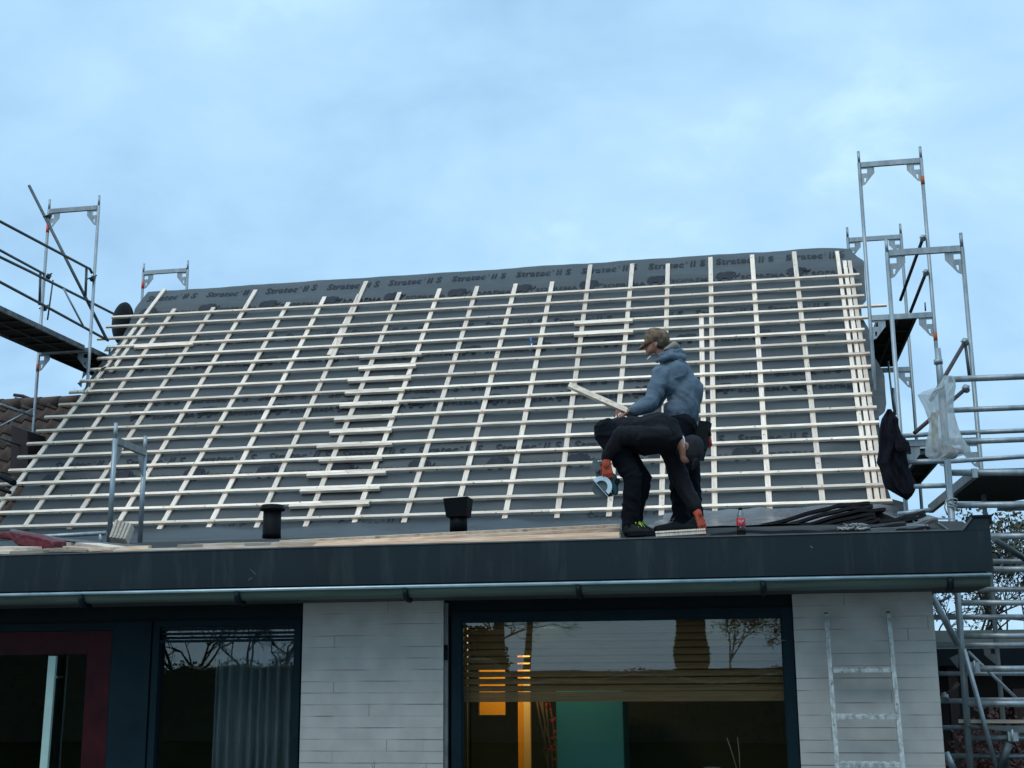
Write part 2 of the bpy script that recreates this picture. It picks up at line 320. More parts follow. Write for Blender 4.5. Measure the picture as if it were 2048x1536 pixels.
# membrane surface, wrinkled, with overlapping courses and printed words
S_TOP = slope(RP(1024, 537)); XV = RP(1735, 700).x; XVL = RP(270, 640).x
EDG = sorted((slope(RP(*q)), RP(*q).x) for q in ((1704, 496), (1728, 522), (1730, 560), (1733, 596), (1722, 612), (1724, 636), (1738, 652), (1740, 690), (1750, 716), (1769, 748), (1773, 800), (1770, 822), (1753, 836), (1757, 870), (1764, 920), (1770, 965), (1786, 1006)))
def edge_r(s):   # loose, billowing right verge
    if s <= EDG[0][0]: return EDG[0][1]
    for (s0, x0), (s1, x1) in zip(EDG, EDG[1:]):
        if s <= s1: return x0+(x1-x0)*(s-s0)/max(1e-4, s1-s0)
    return EDG[-1][1]
def surf(x, s):
    sag = .018*noise.noise(Vector((x*1.1, s*2.2, 3)))+.009*noise.noise(Vector((x*4, s*3, 8)))
    return -.012 + sag
mb = MB(); NX, NS = 150, 110; bmx = mb.b; grid = []
for j in range(NS+1):
    s = -.75 + (S_TOP+.75)*j/NS; row = []
    xr = edge_r(max(s, 0)); xl = XVL - .08 + .05*math.sin(s*3.1)
    if s < .05: xl, xr = XVL-.35, 1.72
    for i in range(NX+1):
        x = xl+(xr-xl)*i/NX
        lap = .022*(1-((s+.35+.03*math.sin(x*.8)) % 1.42)/1.42)
        if s < 0:      # lower apron relaxes onto the flat roof
            p = RS(x, 0, surf(x, 0)) ; q = -s
            p = p + Vector((0, -q*.80, -q*.42)) + Vector((0, 0, .05*noise.noise(Vector((x*1.3, s*4, 1)))*min(1, q*4)))
        else:
            p = RS(x, s, surf(x, s)+lap)
        if s > 0 and i > NX-8:   # flapping edge
            k = (i-(NX-8))/8; p = p + PN*(-.03*k*k+.03*k*math.sin(s*5))
        row.append(bmx.verts.new(p))
    grid.append(row)
for A, B in zip(grid, grid[1:]):
    for i in range(NX):
        f = bmx.faces.new((A[i], A[i+1], B[i+1], B[i])); f.smooth = True
# rounded fold over the ridge
rid = grid[-1]; prev = rid
for k in range(1, 7):
    a = k/6*R(96); row = []
    for i, v in enumerate(rid):
        c = v.co - PN*.055
        d = PN*math.cos(a)*.055 + SD*math.sin(a)*.055
        row.append(bmx.verts.new(c+d))
    for i in range(NX): bmx.faces.new((prev[i], prev[i+1], row[i+1], row[i])).smooth = True
    prev = row
row = [bmx.verts.new(v.co+Vector((0, 3.2, -3.6))) for v in prev]
for i in range(NX): bmx.faces.new((prev[i], prev[i+1], row[i+1], row[i]))
# printed words
def text_geo(body, size, shear=0, bold=0, sx=1):
    cu = bpy.data.curves.new('t', 'FONT'); cu.body = body; cu.size = size; cu.shear = shear; cu.offset = bold; cu.align_x = 'LEFT'; cu.resolution_u = 3
    o = bpy.data.objects.new('t', cu); COL.objects.link(o); dg = bpy.context.evaluated_depsgraph_get(); me = bpy.data.meshes.new_from_object(o.evaluated_get(dg))
    vs = [(v.co.x*sx, v.co.y) for v in me.vertices]; fs = [tuple(p.vertices) for p in me.polygons]
    bpy.data.objects.remove(o); bpy.data.curves.remove(cu); bpy.data.meshes.remove(me); return vs, fs
T1 = text_geo('Stratec', .225, .08, .0030, .86); T1b = text_geo('II S', .225, .08, .0030, .86); TR = text_geo('®', .06, 0, 0)
T2 = text_geo('SOPREMA', .135, 0, .0018, 1.12)
W1 = max(x for x, y in T1[0])
def blob(pts): return [(x, y) for x, y in pts], [tuple(range(len(pts)))]
# shaggy elephant emblem: body + trunk, tusk, legs
EMB = [blob([(0, .10), (.02, .17), (.07, .215), (.13, .20), (.17, .225), (.225, .22), (.26, .17), (.265, .10), (.24, .05), (.19, .065), (.12, .06), (.05, .05)]),
       blob([(.22, .20), (.27, .215), (.305, .17), (.31, .10), (.30, .045), (.285, .05), (.285, .10), (.26, .13)]),
       blob([(.27, .12), (.335, .10), (.37, .15), (.36, .16), (.33, .125), (.275, .14)]),
       blob([(.03, .055), (.09, .055), (.085, 0), (.04, 0)]), blob([(.17, .065), (.235, .06), (.225, 0), (.18, 0)])]
def emboss(geo, x0, s0, h=.012):
    vs, fs = geo; L_ = []
    for x, y in vs:
        X_, S_ = x0+x, s0+y; lap = .022*(1-((S_+.35+.03*math.sin(X_*.8)) % 1.42)/1.42)
        L_.append(bmx.verts.new(RS(X_, S_, surf(X_, S_)+lap+h)))
    for f in fs:
        try: bmx.faces.new([L_[i] for i in f]).material_index = 1
        except ValueError: pass
rows_t = [((1031, 556), (1024, 585)), ((1105, 650), (1060, 700)), ((1088, 775), (1110, 800)), ((988, 905), (970, 935)), ((1000, 1050), None)]
for k, (t, l) in enumerate(rows_t):
    p = RP(*t); s0 = slope(p); x0 = p.x
    n0 = int((x0-(-9.8))/1.045)+1
    for i in range(-n0, 9):
        x = x0 + i*1.045 + .01*math.sin(i*3.3)
        if x < XVL-.05 or x > 1.6-.95: 
            if not (x > .65 and x < .85): continue
        if s0 < .1: 
            if random.random() < .5: continue
        emboss(T1, x, s0); emboss(TR, x+W1+.02, s0+.10); 
        if x+.9 < edge_r(s0): emboss(T1b, x+W1+.085, s0)
    if l:
        q = RP(*l); s1 = slope(q)
        for i in range(-n0, 9):
            x = q.x + i*1.045
            if x < XVL-.02 or x > 1.66-.95: continue
            for g in EMB: emboss(g, x, s1-.03)
            emboss(T2, x+.37, s1-.01)
me = bpy.data.meshes.new('roof_membrane'); bmx.to_mesh(me); bmx.free(); me.materials.append(M['membrane']); me.materials.append(M['print'])
link('roof_membrane', me, house)
# body of the house under the roof
hb = MB(); RX0, RX1 = XVL+.12, 1.50
hb.prism([RS(RX0, .1, -.10), RS(RX0, S_TOP-.08, -.12), RS(RX0, S_TOP-.08, -.12)+Vector((0, 3.6, -4.0)), Vector((RX0, 23, 0)), Vector((RX0, EAVE.y+.4, 0)), Vector((RX0, EAVE.y+.4, EAVE.z-.05))], (RX1-RX0, 0, 0))
hb.build('wall', M['shed'], house)
# counter battens: (top px), (bottom px)
CB = [((330, 580), (-62, 1098)), ((350, 620), (47, 1060)), ((428, 617), (139, 1060)), ((512, 582), (231, 1060)), ((578, 607), (319, 1061)), ((650, 596), (416, 1061)),
      ((733, 565), (513, 1058)), ((800, 587), (611, 1056)), ((880, 580), (709, 1049)), ((955, 575), (808, 1048)), ((1032, 570), (908, 1046)), ((1105, 566), (1009, 1043)),
      ((1181, 532), (1114, 1039)), ((1265, 530), (1218, 1036)), ((1336, 530), (1323, 1034)), ((1421, 517), (1430, 1031)), ((1504, 512), (1540, 1028)), ((1588, 506), (1646, 1012)),
      ((1674, 505), (1741, 1005)), ((1689, 524), (1755, 1004)), ((1699, 524), (1768, 1003)),
      ((300, 648), (228, 745)), ((725, 590), (664, 712)), ((1409, 630), (1414, 850))]
for k, (t, bt) in enumerate(CB):
    a, c = RP(*t), RP(*bt); mb = MB()
    if k >= 21: a.x += .0; c.x -= .045; a.x -= .045
    mb.beam(c+PN*.004, a+PN*.004, .055 if k in (18, 19, 20) else .066, .024, PN); mb.build('counter_batten', M['cbatten'], house)
# battens: y px at u=1540 + left / right end px
ROWY = [566, 587, 608, 629, 651, 675, 697.5, 723, 748.5, 775, 802.5, 830, 860, 889, 919, 951.5, 983, 1015]
LE = [(226, 639), (215, 658), (197, 683), (216, 699), (197, 722), (180, 744), (162, 768), (141, 790), (120, 815), (92, 840), (75, 868), (57, 893), (38, 920), (20, 947)]
REX = [1721, 1726, 1731, 1776, 1738, 1731, 1733, 1742, 1744, 1740, 1746, 1755, 1760, 1757, 1760, 1765, 1768, 1786]
SPL = {6: 800, 7: 790, 8: 780, 9: 770, 10: 765, 11: 748, 12: 740, 13: 705, 14: 690, 15: 680, 16: 640, 17: 1100, 4: 1215, 5: 1200}
rowf = {}
for k, y in enumerate(ROWY):
    s = slope(RP(1540, y)); xr = RP(REX[k], y).x
    xl = RP(*LE[k]).x if k < len(LE) else -10.3
    xs = [xl, xr]
    if k in SPL: xs = [xl, RP(SPL[k], y+ (1540-SPL[k])*.045).x, xr]
    sl = slope(RP(*LE[k])) if k < len(LE) else s+.02
    for i, (x0, x1) in enumerate(zip(xs, xs[1:])):
        f = lambda x, s=s, sl=sl: s + (sl-s)*((1.0-x)/11)**2*.9
        rowf[k] = f
        nseg = 3; mb = MB(); w_ = .045
        # slightly bowed lath, made of three lengths joined end to end
        pts = [RS(x0+(x1-.002-x0)*j/nseg, f(x0+(x1-x0)*j/nseg)+random.uniform(-.004, .004), .032) for j in range(nseg+1)]
        rg = []
        for p in pts:
            c = SD*w_/2; n = PN*.032
            rg.append([mb.b.verts.new(q) for q in (p-c, p+c, p+c+n, p-c+n)])
        for A, B in zip(rg, rg[1:]):
            for j in range(4): mb.b.faces.new((A[j], A[(j+1) % 4], B[(j+1) % 4], B[j]))
        mb.b.faces.new(rg[0][::-1]); mb.b.faces.new(rg[-1]); mb.build('batten', M['batten'], house)
LAP = [(721, 845, 720, 713), (719, 833, 744, 738), (697, 823, 770, 763), (692, 811, 793, 786), (682, 801, 816, 809), (672, 793, 842, 835), (661, 785, 872, 866),
       (637, 788, 898, 888), (641, 767, 926, 919), (616, 774, 957, 949), (603, 762, 987, 979), (581, 741, 1018, 1010), (272, 388, 699, 694), (1150, 1266, 654, 648), (1149, 1267, 676, 668)]
for x0, x1, y0, y1 in LAP:
    a, c = RP(x0, y0), RP(x1, y1); sm = (slope(a)+slope(c))/2; cand = [slope(RP(1540, yy)) for yy in ROWY]
    xm_ = (a.x+c.x)/2; kk = min(range(18), key=lambda q: abs(rowf[q](xm_)-.05-sm)); a = RS(a.x, rowf[kk](a.x)-.052); c = RS(c.x, rowf[kk](c.x)-.050)
    mb = MB(); mb.beam(a+PN*.031, c+PN*.031, .050, .040, PN); mb.build('batten', M['batten'], house)
# =================================================================== EXTENSION (flat roofed front) ====================
ext = thing('extension', (-3, 12.5, 0), 'low front extension of painted brick with wide dark fascia, gutter and large windows', 'extension')
Z1, Y1 = ZF+.16, 11.2; ZB = ZF+.16+.11*(15.5-11.2)
def roofz(Y): return ZF+.2*(Y-YF) if Y < Y1 else Z1+.11*(Y-Y1)
M['roofing'] = mat('flat roof felt', (.042, .040, .036), .8, spec=.2, scale=3, col2=(.028, .03, .03), bump=.4)
mb = MB(); 
prof = [(YF+.03, ZF-.012), (Y1, Z1-.012), (15.6, ZB-.012), (15.6, ZB-.14), (YF+.03, ZF-.24)]
mb.prism([Vector((XL-2, y, z)) for y, z in prof], (XR-.08-(XL-2), 0, 0)); mb.build('flat_roof', M['roofing'], ext)
mb = MB()
for x in (XR-.30, XR-.47): mb.beam((x, YF+.06, roofz(YF+.06)-.008), (x-.0, Y1, Z1-.008), .012, .012, (0, 0, 1))
mb.build('roof_seam', M['greysheet'], ext)
# fascia
zf0 = H+.68
mb = MB(); mb.box((XL-2, YF, zf0), (XR, YF+.03, ZF-.006)); fo = mb.build('fascia', M['fascia'], ext)
mb = MB(); mb.box((XL-2, YF-.008, ZF-.004), (XR-.21, YF+.045, ZF+.006)); mb.build('edge_trim', M['greysheet'], ext)
# raised verge at the right end, mitred down to the fascia
mb = MB(); zt = P(1984, 1034, YF).z
mb.prism([Vector((XR-.20, YF, ZF-.004)), Vector((XR, YF, ZF-.004)), Vector((XR, YF, zt)), Vector((XR-.125, YF, zt-.008))], (0, .03, 0))
mb.prism([Vector((XR-.03, YF+.032, zf0)), Vector((XR, YF+.032, zf0)), Vector((XR, YF+.032, zt)), Vector((XR-.03, YF+.032, zt))], (0, 0.9, .11))
mb.build('verge_board', M['fascia'], ext)
mb = MB(); mb.box((XR-.13, YF-.012, zt), (XR+.02, YF+.1, zt+.018)); mb.box((XR-.002, YF-.012, zt-.05), (XR+.018, YF+.1, zt-.001)); mb.build('verge_cap', M['tealdark'], ext)
mb = MB(); mb.beam((XR-.20, YF-.004, ZF+.006), (XR-.13, YF-.004, zt), .014, .012, (0, -1, 0)); mb.build('edge_trim', M['greysheet'], ext)
# stains and scratches on the fascia
for (u, v, u2, v2, r_) in ((500, 1138, 512, 1149, .004), (497, 1160, 504, 1155, .006), (1620, 1092, 1626, 1096, .008)):
    mb = MB(); mb.beam(P(u, v, YF-.001), P(u2, v2, YF-.001), r_, .001, (0, -1, 0)); mb.build('scratch', M['chalk'], ext)
for xx in (-6.9, -4.45, -1.6, .75):
    mb = MB(); mb.box((xx, YF-.0025, zf0+.002), (xx+.035, YF-.0002, ZF-.008)); mb.build('sheet_joint', M['fascia'], ext)
# soffit
zs = H+.565
mb = MB(); mb.box((XL-2, YF+.035, zs), (XR-.05, YW+.3, zs+.06)); mb.box((XL-2, YF+.035, zs+.065), (XR-.05, YF+.075, zf0+.05)); mb.build('soffit', M['soffit'], ext)
# gutter: trough with rolled bead and brackets
gu = MB(); gx1 = P(1980, 1150, 10.27).x; prof = []
for k in range(9):
    a = math.pi*k/8; prof.append((10.33+.062*math.cos(a+math.pi)*1.0, zf0-.045-.075*math.sin(a)))
prof2 = [(y+(.006 if y < 10.33 else -.006), z+.006) for y, z in prof[::-1]]
pr = [Vector((XL-2, y, z)) for y, z in prof+prof2]
n_ = len(prof)
for k in range(n_-1):
    for (A, B) in ((prof[k], prof[k+1]), (prof2[k], prof2[k+1])):
        f = gu.face([(XL-2, A[0], A[1]), (gx1, A[0], A[1]), (gx1, B[0], B[1]), (XL-2, B[0], B[1])])
gu.face([(gx1, y, z) for y, z in prof]); gut = gu.build('gutter', M['gutterm'], ext)
mb = MB(); mb.tube((XL-2, 10.262, zf0-.034), (gx1+.01, 10.262, zf0-.034), .0135, seg=10); mb.build('gutter_bead', M['beadhighlight'], gut)
for u in (-190, 164, 475, 811, 1157, 1527, 1902):
    x = P(u, 1180, 10.27).x; mb = MB(); mb.path([(x, 10.26, zf0-.055), (x, 10.262, zf0-.09), (x, 10.29, zf0-.122), (x, 10.34, zf0-.135), (x, 10.42, zf0-.135)], .024, 6)
    mb.build('gutter_bracket', M['tealdark'], gut)
# walls
def xw(u, v=1300, Y=YW): return P(u, v, Y).x
a0, a1, b0, b1 = xw(603, 1350), xw(886.5, 1350), xw(1592, 1340), xw(1876, 1340)
for (x0, x1) in ((a0, a1), (b0, b1)):
    mb = MB(); mb.box((x0, YW, 0), (x1, YW+.25, zs)); mb.build('brick_pier', M['brick'], ext)
mb = MB(); mb.box((b1-.25, YW+.252, 0), (b1, 15.5, zs)); mb.build('side_wall', M['brick'], ext)
# header boards
mb = MB(); mb.box((a1+.002, YW+.06, H+.43), (b0-.002, YW+.12, zs)); mb.box((XL-2, YW+.06, H+.37), (a0-.002, YW+.12, zs)); mb.build('header_board', M['tealdark'], ext)
mb = MB(); mb.box((a1+.004, YW+.02, 0), (a1+.035, YW+.058, zs-.02)); mb.build('corner_strip', M['greysheet'], ext)
# ---- main window
YG = YW+.10
wt = P(1200, 1239, YG).z; wb = .55; wl, wr = P(926, 1390, YG).x, P(1571, 1390, YG).x
def frame(name, x0, x1, z0, z1, y0, y1, t, m, par, tt=None):
    tt = tt or t; mb = MB(); mb.box((x0-t, y0, z0-t), (x0, y1, z1+tt)); mb.box((x1, y0, z0-t), (x1+t, y1, z1+tt)); mb.box((x0+.001, y0, z1), (x1-.001, y1, z1+tt)); mb.box((x0+.001, y0, z0-t), (x1-.001, y1, z0)); return mb.build(name, m, par)
fr = frame('window', wl, wr, wb, wt, YW+.035, YW+.13, .085, M['teal'], ext, .075)
mb = MB(); t = .012; mb.box((wl, YG-.05, wb), (wl+t, YG-.005, wt)); mb.box((wr-t, YG-.05, wb), (wr, YG-.005, wt)); mb.box((wl+t+.001, YG-.05, wt-t), (wr-t-.001, YG-.005, wt)); mb.build('glazing_bead', M['teal'], fr)
mb = MB(); mb.box((wl, YG, wb), (wr, YG+.004, wt)); mb.build('pane', M['glass'], fr)
mb = MB(); mb.tube((a1+.02, YW+.012, P(893, 1290, YW).z), (a1+.02, YW+.012, P(893, 1320, YW).z), .014); mb.build('hinge', M['black'], fr)
mb = MB(); mb.path([P(1552, 1270, YW-.01), P(1558, 1280, YW-.03), P(1572, 1281, YW+.03)], .004, 6); mb.build('hook', M['galv'], fr)
mb = MB(); mb.box((a1-.002, YW+.132, 0), (wl-.075, YW+.28, zs-.01)); mb.box((wr+.075, YW+.132, 0), (b0+.002, YW+.28, zs-.01)); mb.box((wl-.074, YW+.132, wt+.06), (wr+.074, YW+.2, zs-.01)); mb.build('jamb', M['tealdark'], ext)
# ---- left window
l0, l1 = P(319, 1400, YG).x, P(590, 1400, YG).x; lt = P(450, 1252, YG).z; wbl = .5
fl = frame('window', l0, l1, wbl, lt, YW+.035, YW+.13, .06, M['teal'], ext, .05)
mb = MB()
for i, v in enumerate((1257, 1266, 1274)):
    z = P(450, v, YG).z; mb.box((l0+.01, YG-.045+.008*i, z-.014), (l1-.01, YG-.02+.008*i, z+.008))
mb.box((l0, YG-.055, P(450, 1284, YG).z), (l1, YG-.01, P(450, 1279, YG).z)); mb.build('vent_louvre', M['teal'], fl)
mb = MB(); mb.box((l0, YG, wbl), (l1, YG+.004, lt)); mb.build('pane', M['glass'], fl)
# panel between door and window
d1 = P(214, 1400, YW).x
mb = MB(); mb.box((d1+.004, YW+.025, 0), (l0-.075, YW+.06, P(260, 1243, YW).z)); mb.build('wall_panel', M['teal'], ext)
mb = MB(); mb.box((XL-2, YW+.03, P(100, 1262, YW).z), (d1+.002, YW+.058, P(100, 1247, YW).z)); mb.build('door_header', M['teal'], ext)
# ---- dark red door
dz = P(110, 1262, YW).z-.004; gl1 = P(165, 1400, YW).x; gz = P(80, 1309, YW).z; d0 = d1-1.42
mb = MB(); mb.box((gl1, YW+.035, 0), (d1-.004, YW+.075, dz)); mb.box((d0+.14, YW+.035, gz), (gl1-.001, YW+.075, dz)); mb.box((d0, YW+.035, 0), (d0+.139, YW+.075, dz)); mb.box((d0+.14, YW+.035, 0), (gl1-.001, YW+.075, .25))
door = mb.build('door', M['red'], ext)
mb = MB(); mb.box((d0+.13, YW+.05, .25), (gl1, YW+.054, gz+.01)); mb.build('pane', M['glass'], door)
h0, h1 = P(108, 1312, YW-.03), P(95, 1545, YW-.03)
mb = MB(); mb.beam((h0.x, YW-.03, h0.z), (h0.x-.02, YW-.03, .5), .072, .03, (0, -1, 0)); 
for z in (gz-.2, .7): mb.tube((h0.x, YW-.03, z), (h0.x, YW+.05, z), .012)
mb.build('pull_bar', M['handle'], door)
# ---- rooms behind
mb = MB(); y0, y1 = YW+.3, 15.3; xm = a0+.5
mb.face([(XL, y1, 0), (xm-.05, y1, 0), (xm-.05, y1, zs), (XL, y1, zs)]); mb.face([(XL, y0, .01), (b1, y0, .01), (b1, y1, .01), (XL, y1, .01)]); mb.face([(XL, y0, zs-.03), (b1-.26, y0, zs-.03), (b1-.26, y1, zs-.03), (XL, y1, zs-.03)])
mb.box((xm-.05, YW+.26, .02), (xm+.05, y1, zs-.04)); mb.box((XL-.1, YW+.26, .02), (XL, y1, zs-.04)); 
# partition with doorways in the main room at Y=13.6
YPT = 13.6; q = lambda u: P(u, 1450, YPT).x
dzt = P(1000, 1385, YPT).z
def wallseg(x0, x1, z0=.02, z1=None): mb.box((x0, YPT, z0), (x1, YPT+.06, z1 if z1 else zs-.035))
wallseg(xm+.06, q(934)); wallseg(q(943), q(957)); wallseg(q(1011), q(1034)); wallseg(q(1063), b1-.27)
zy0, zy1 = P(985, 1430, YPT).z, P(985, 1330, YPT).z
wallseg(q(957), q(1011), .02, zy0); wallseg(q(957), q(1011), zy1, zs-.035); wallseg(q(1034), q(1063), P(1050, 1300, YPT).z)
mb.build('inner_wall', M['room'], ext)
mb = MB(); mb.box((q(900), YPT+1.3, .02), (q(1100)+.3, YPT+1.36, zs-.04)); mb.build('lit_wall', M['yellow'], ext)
mb = MB(); mb.box((P(1051, 1450, YPT+1.2).x, YPT+1.1, .02), (P(1064, 1450, YPT+1.2).x, YPT+1.25, P(1050, 1300, YPT).z)); mb.build('door_post', M['cream'], ext)
for (x, y, z, e_, c_) in ((q(985), YPT+.5, zs-.25, 46, (1, .72, .38)), (q(1150), 12.1, zs-.12, 22, (1, .78, .5))):
    la = bpy.data.lights.new('room lamp', 'POINT'); la.energy = e_; la.shadow_soft_size = .12; la.color = c_; lo = bpy.data.objects.new('room lamp', la); COL.objects.link(lo); lo.location = (x, y, z)
# blind
bl = thing('window_blind', ((wl+wr)/2, YG+.12, P(1200, 1400, YG+.12).z), 'brown slatted wooden blind half lowered inside the large window', 'blind')
YB = YG+.13; ztop = P(1200, 1236, YB).z; zrail = P(1200, 1380, YB).z; zbot = P(1200, 1403, YB).z; X0, X1 = wl-.03, wr+.03
ns = 10; 
for k in range(ns):
    z = zrail + (ztop-zrail)*(k+.25)/ns; mb = MB(); hh = (ztop-zrail)/ns*.40
    pr = [(YB+.012, z+hh), (YB-.004, z), (YB-.014, z-hh*.93), (YB-.011, z-hh*.93), (YB-.001, z), (YB+.015, z+hh)]
    mb.prism([Vector((X0, y, zz_)) for y, zz_ in pr], (X1-X0, 0, 0)); mb.build('slat', M['blind'], bl)
mb = MB()
for j in range(5): z = zbot+(zrail-.012-zbot)*j/5; mb.box((X0, YB-.02, z), (X1, YB+.02, z+(zrail-zbot)/5-.004))
mb.build('bottom_rail', M['blind'], bl)
# teal cabinet, hanging branch with red berries, candles, reeds, curtain
mb = MB(); c0, c1 = P(1113, 1450, 12.6), P(1247, 1450, 12.6); mb.box((c0.x, 12.6, .03), (c1.x, 13.1, P(1180, 1398, 12.6).z+.08)); mb.box((c0.x+.005, 12.588, .1), (c1.x-.005, 12.598, P(1180, 1398, 12.6).z+.07))
tag(mb.build('cabinet', M['tealpanel']), 'tall teal cabinet seen through the large window', 'cabinet')
br = thing('hanging_branch', P(1095, 1536, 12.2), 'brown twisted branch with red berries beside the teal cabinet indoors', 'branch'); mb = MB()
for k in range(5):
    a = P(1072+k*6, 1395, 12.2+.04*k); c = P(1098+k*4, 1560, 12.2+.03*k); mb.path([a, a.lerp(c, .3)+Vector((.02*math.sin(k*2), 0, 0)), a.lerp(c, .65)+Vector((.025*math.cos(k*3), 0, 0)), c], .011, 6)
mb.build('stem', mat('dry stem', (.16, .10, .04), .8), br); mb = MB()
for k in range(34):
    u, v = random.choice(((1088, 1405), (1100, 1412), (1105, 1440), (1108, 1470), (1104, 1490), (1107, 1515), (1098, 1402))); c = P(u+random.uniform(-5, 5), v+random.uniform(-10, 10), 12.15)
    mb.lathe(c, [(.001, -.012), (.009, -.006), (.012, 0), (.009, .006), (.001, .012)], 8)
mb.build('berries', mat('red berry', (.6, .03, .03), .4), br)
rd = MB()
for (u0, v0, u1, v1) in ((1474, 1540, 1454, 1476), (1480, 1540, 1475, 1474)): rd.path([P(u0, v0, 11.35), P((u0+u1)/2+1, (v0+v1)/2, 11.35), P(u1, v1, 11.35)], .0035, 5)
tag(rd.build('reed_sticks', mat('reed', (.30, .28, .20), .7)), 'two thin dry reed sticks standing inside the large window', 'reeds')
for i, (u, v, s_) in enumerate(((1483, 1386, 1), (1496, 1381, 1.25))):
    mb = MB(); c = P(u, v+4, 11.6); mb.lathe(c, [(.010*s_, 0), (.013*s_, .008), (.009*s_, .02), (.002, .036*s_)], 10)
cu = thing('curtain', (P(510, 1400, 11.35).x, 11.35, .1), 'grey pleated curtain hanging inside the left window', 'curtain'); mb = MB(); n = 90; x0, x1 = P(428, 1400, 11.35).x, P(600, 1400, 11.35).x; A = []
for i in range(n+1):
    x = x0+(x1-x0)*i/n; y = 11.35+.035*math.sin(i*.62+.8*math.sin(i*.13)); A.append((mb.b.verts.new((x, y, .15)), mb.b.verts.new((x+.01, y*.995+.05, P(450, 1255, 11.35).z))))
for i in range(n): mb.b.faces.new((A[i][0], A[i+1][0], A[i+1][1], A[i][1])).smooth = True
co_ = mb.build('cloth', M['curtain'], cu); md = co_.modifiers.new('t', 'SOLIDIFY'); md.thickness = .004
# =================================================================== FLAT ROOF OBJECTS ================================
def rz(u, v):   # point on the flat roof surface seen at the pixel (falls back on the back part)
    lo, hi = YF+.02, 15.4
    best = None
    for k in range(300):
        Y = lo+(hi-lo)*k/299; p = P(u, v, Y); d = abs(p.z-roofz(Y))
        if best is None or d < best[0]: best = (d, p)
    return best[1]
# vent pipes
def pipe(u, vb, vt, wpx, Y, label, square=False):
    c = P(u, vb, Y); zt_ = P(u, vt, Y).z; r = wpx/2*Y/FPX; zb = roofz(Y)
    t = thing('vent_pipe', (c.x, Y, zb), label, 'vent pipe', 'vent pipes on the flat roof'); return t, Vector((c.x, Y, zb)), zt_, r
t, c, zt_, r_ = pipe(543, 1080, 1010, 38, 12.6, 'black round vent pipe with flat cap behind the stacked planks')
mb = MB(); mb.lathe(c, [(r_*1.05, 0), (r_, .05), (r_, zt_-c.z-.06)], 28); mb.build('pipe', M['black'], t)
mb = MB(); z = zt_-c.z; mb.lathe(c, [(r_*1.02, z-.065), (r_*1.36, z-.06), (r_*1.40, z-.03), (r_*1.25, z-.028), (r_*1.22, z-.004), (r_*1.1, z)], 28); mb.build('cap', M['black'], t)
t, c, zt_, r_ = pipe(917, 1058, 999, 36, 12.8, 'black vent pipe with wide square cowl in middle of the roof edge')
mb = MB(); mb.lathe(c, [(r_, 0), (r_, zt_-c.z-.17)], 24); mb.build('pipe', M['black'], t)
mb = MB(); z0, z1 = zt_-.185, zt_; w0, w1 = r_*1.18, r_*1.46; cxx, cyy = c.x, c.y
mb.hexa([(cxx-w0, cyy-w0, z0), (cxx+w0, cyy-w0, z0+.004), (cxx+w0, cyy+w0, z0+.004), (cxx-w0, cyy+w0, z0)], [(cxx-w1, cyy-w1, z1), (cxx+w1*.95, cyy-w1, z1+.012), (cxx+w1*.95, cyy+w1, z1+.012), (cxx-w1, cyy+w1, z1)]); mb.build('cowl', M['black'], t)
# planks lying on the flat roof
def plank(a, c, wid, th, m, label, grp='loose planks on the flat roof', name='plank'):
    mb = MB(); a, c = Vector(a), Vector(c); mb.beam(a, c, wid, th, (0, -.12, 1)); return tag(mb.build(name, M[m]), label, 'plank', grp)
def pl(u0, v0, u1, v1, Y0, Y1_, h, wid, m, label): # v = top edge in px ; h thickness
    def yy(u, v):
        for k in range(120):
            Y = YF+.05+wid*.5+k*.012
            if P(u, v, Y).z-h <= roofz(Y) + .002: break
        return Y
    Y0, Y1_ = yy(u0, v0), yy(u1, v1); a, c = P(u0, v0, Y0), P(u1, v1, Y1_); a.z -= h; c.z -= h; plank(a, c, wid, h, m, label)
pl(560, 1081, 1236, 1048, 11.75, 11.95, .032, .12, 'plank', 'long brown plank, rearmost of the long stack by the crouching worker')
pl(600, 1085, 1238, 1055, 11.35, 11.55, .042, .16, 'plank', 'long pinkish plank, middle of the long stack left of the workers')
pl(634, 1088, 1240, 1064, 10.98, 11.12, .04, .14, 'plank', 'long pale plank, second from the fascia left of the workers')
pl(630, 1091, 1241, 1070, 10.72, 10.78, .05, .14, 'plank', 'long pale plank nearest the fascia edge with a dark knot')
pl(388, 1088, 634, 1082, 11.15, 11.15, .04, .12, 'batten', 'cream plank behind the short grey offcuts')
pl(233, 1099, 560, 1090, 10.75, 10.8, .03, .12, 'batten', 'thin cream plank under the grey offcuts at the edge')
pl(545, 1089, 633, 1085, 10.62, 10.62, .03, .09, 'plank', 'short yellowish plank end with dark cut face')
pl(360, 1089, 409, 1088, 10.6, 10.62, .042, .10, 'greywood', 'short grey offcut, left one of the two square ones')
pl(494, 1086, 546, 1084, 10.62, 10.62, .042, .10, 'greywood', 'short grey offcut, right one of the two square ones')
pl(408, 1088, 465, 1084, 10.75, 10.95, .034, .08, 'greywood', 'short weathered offcut with rounded end between two square ones')
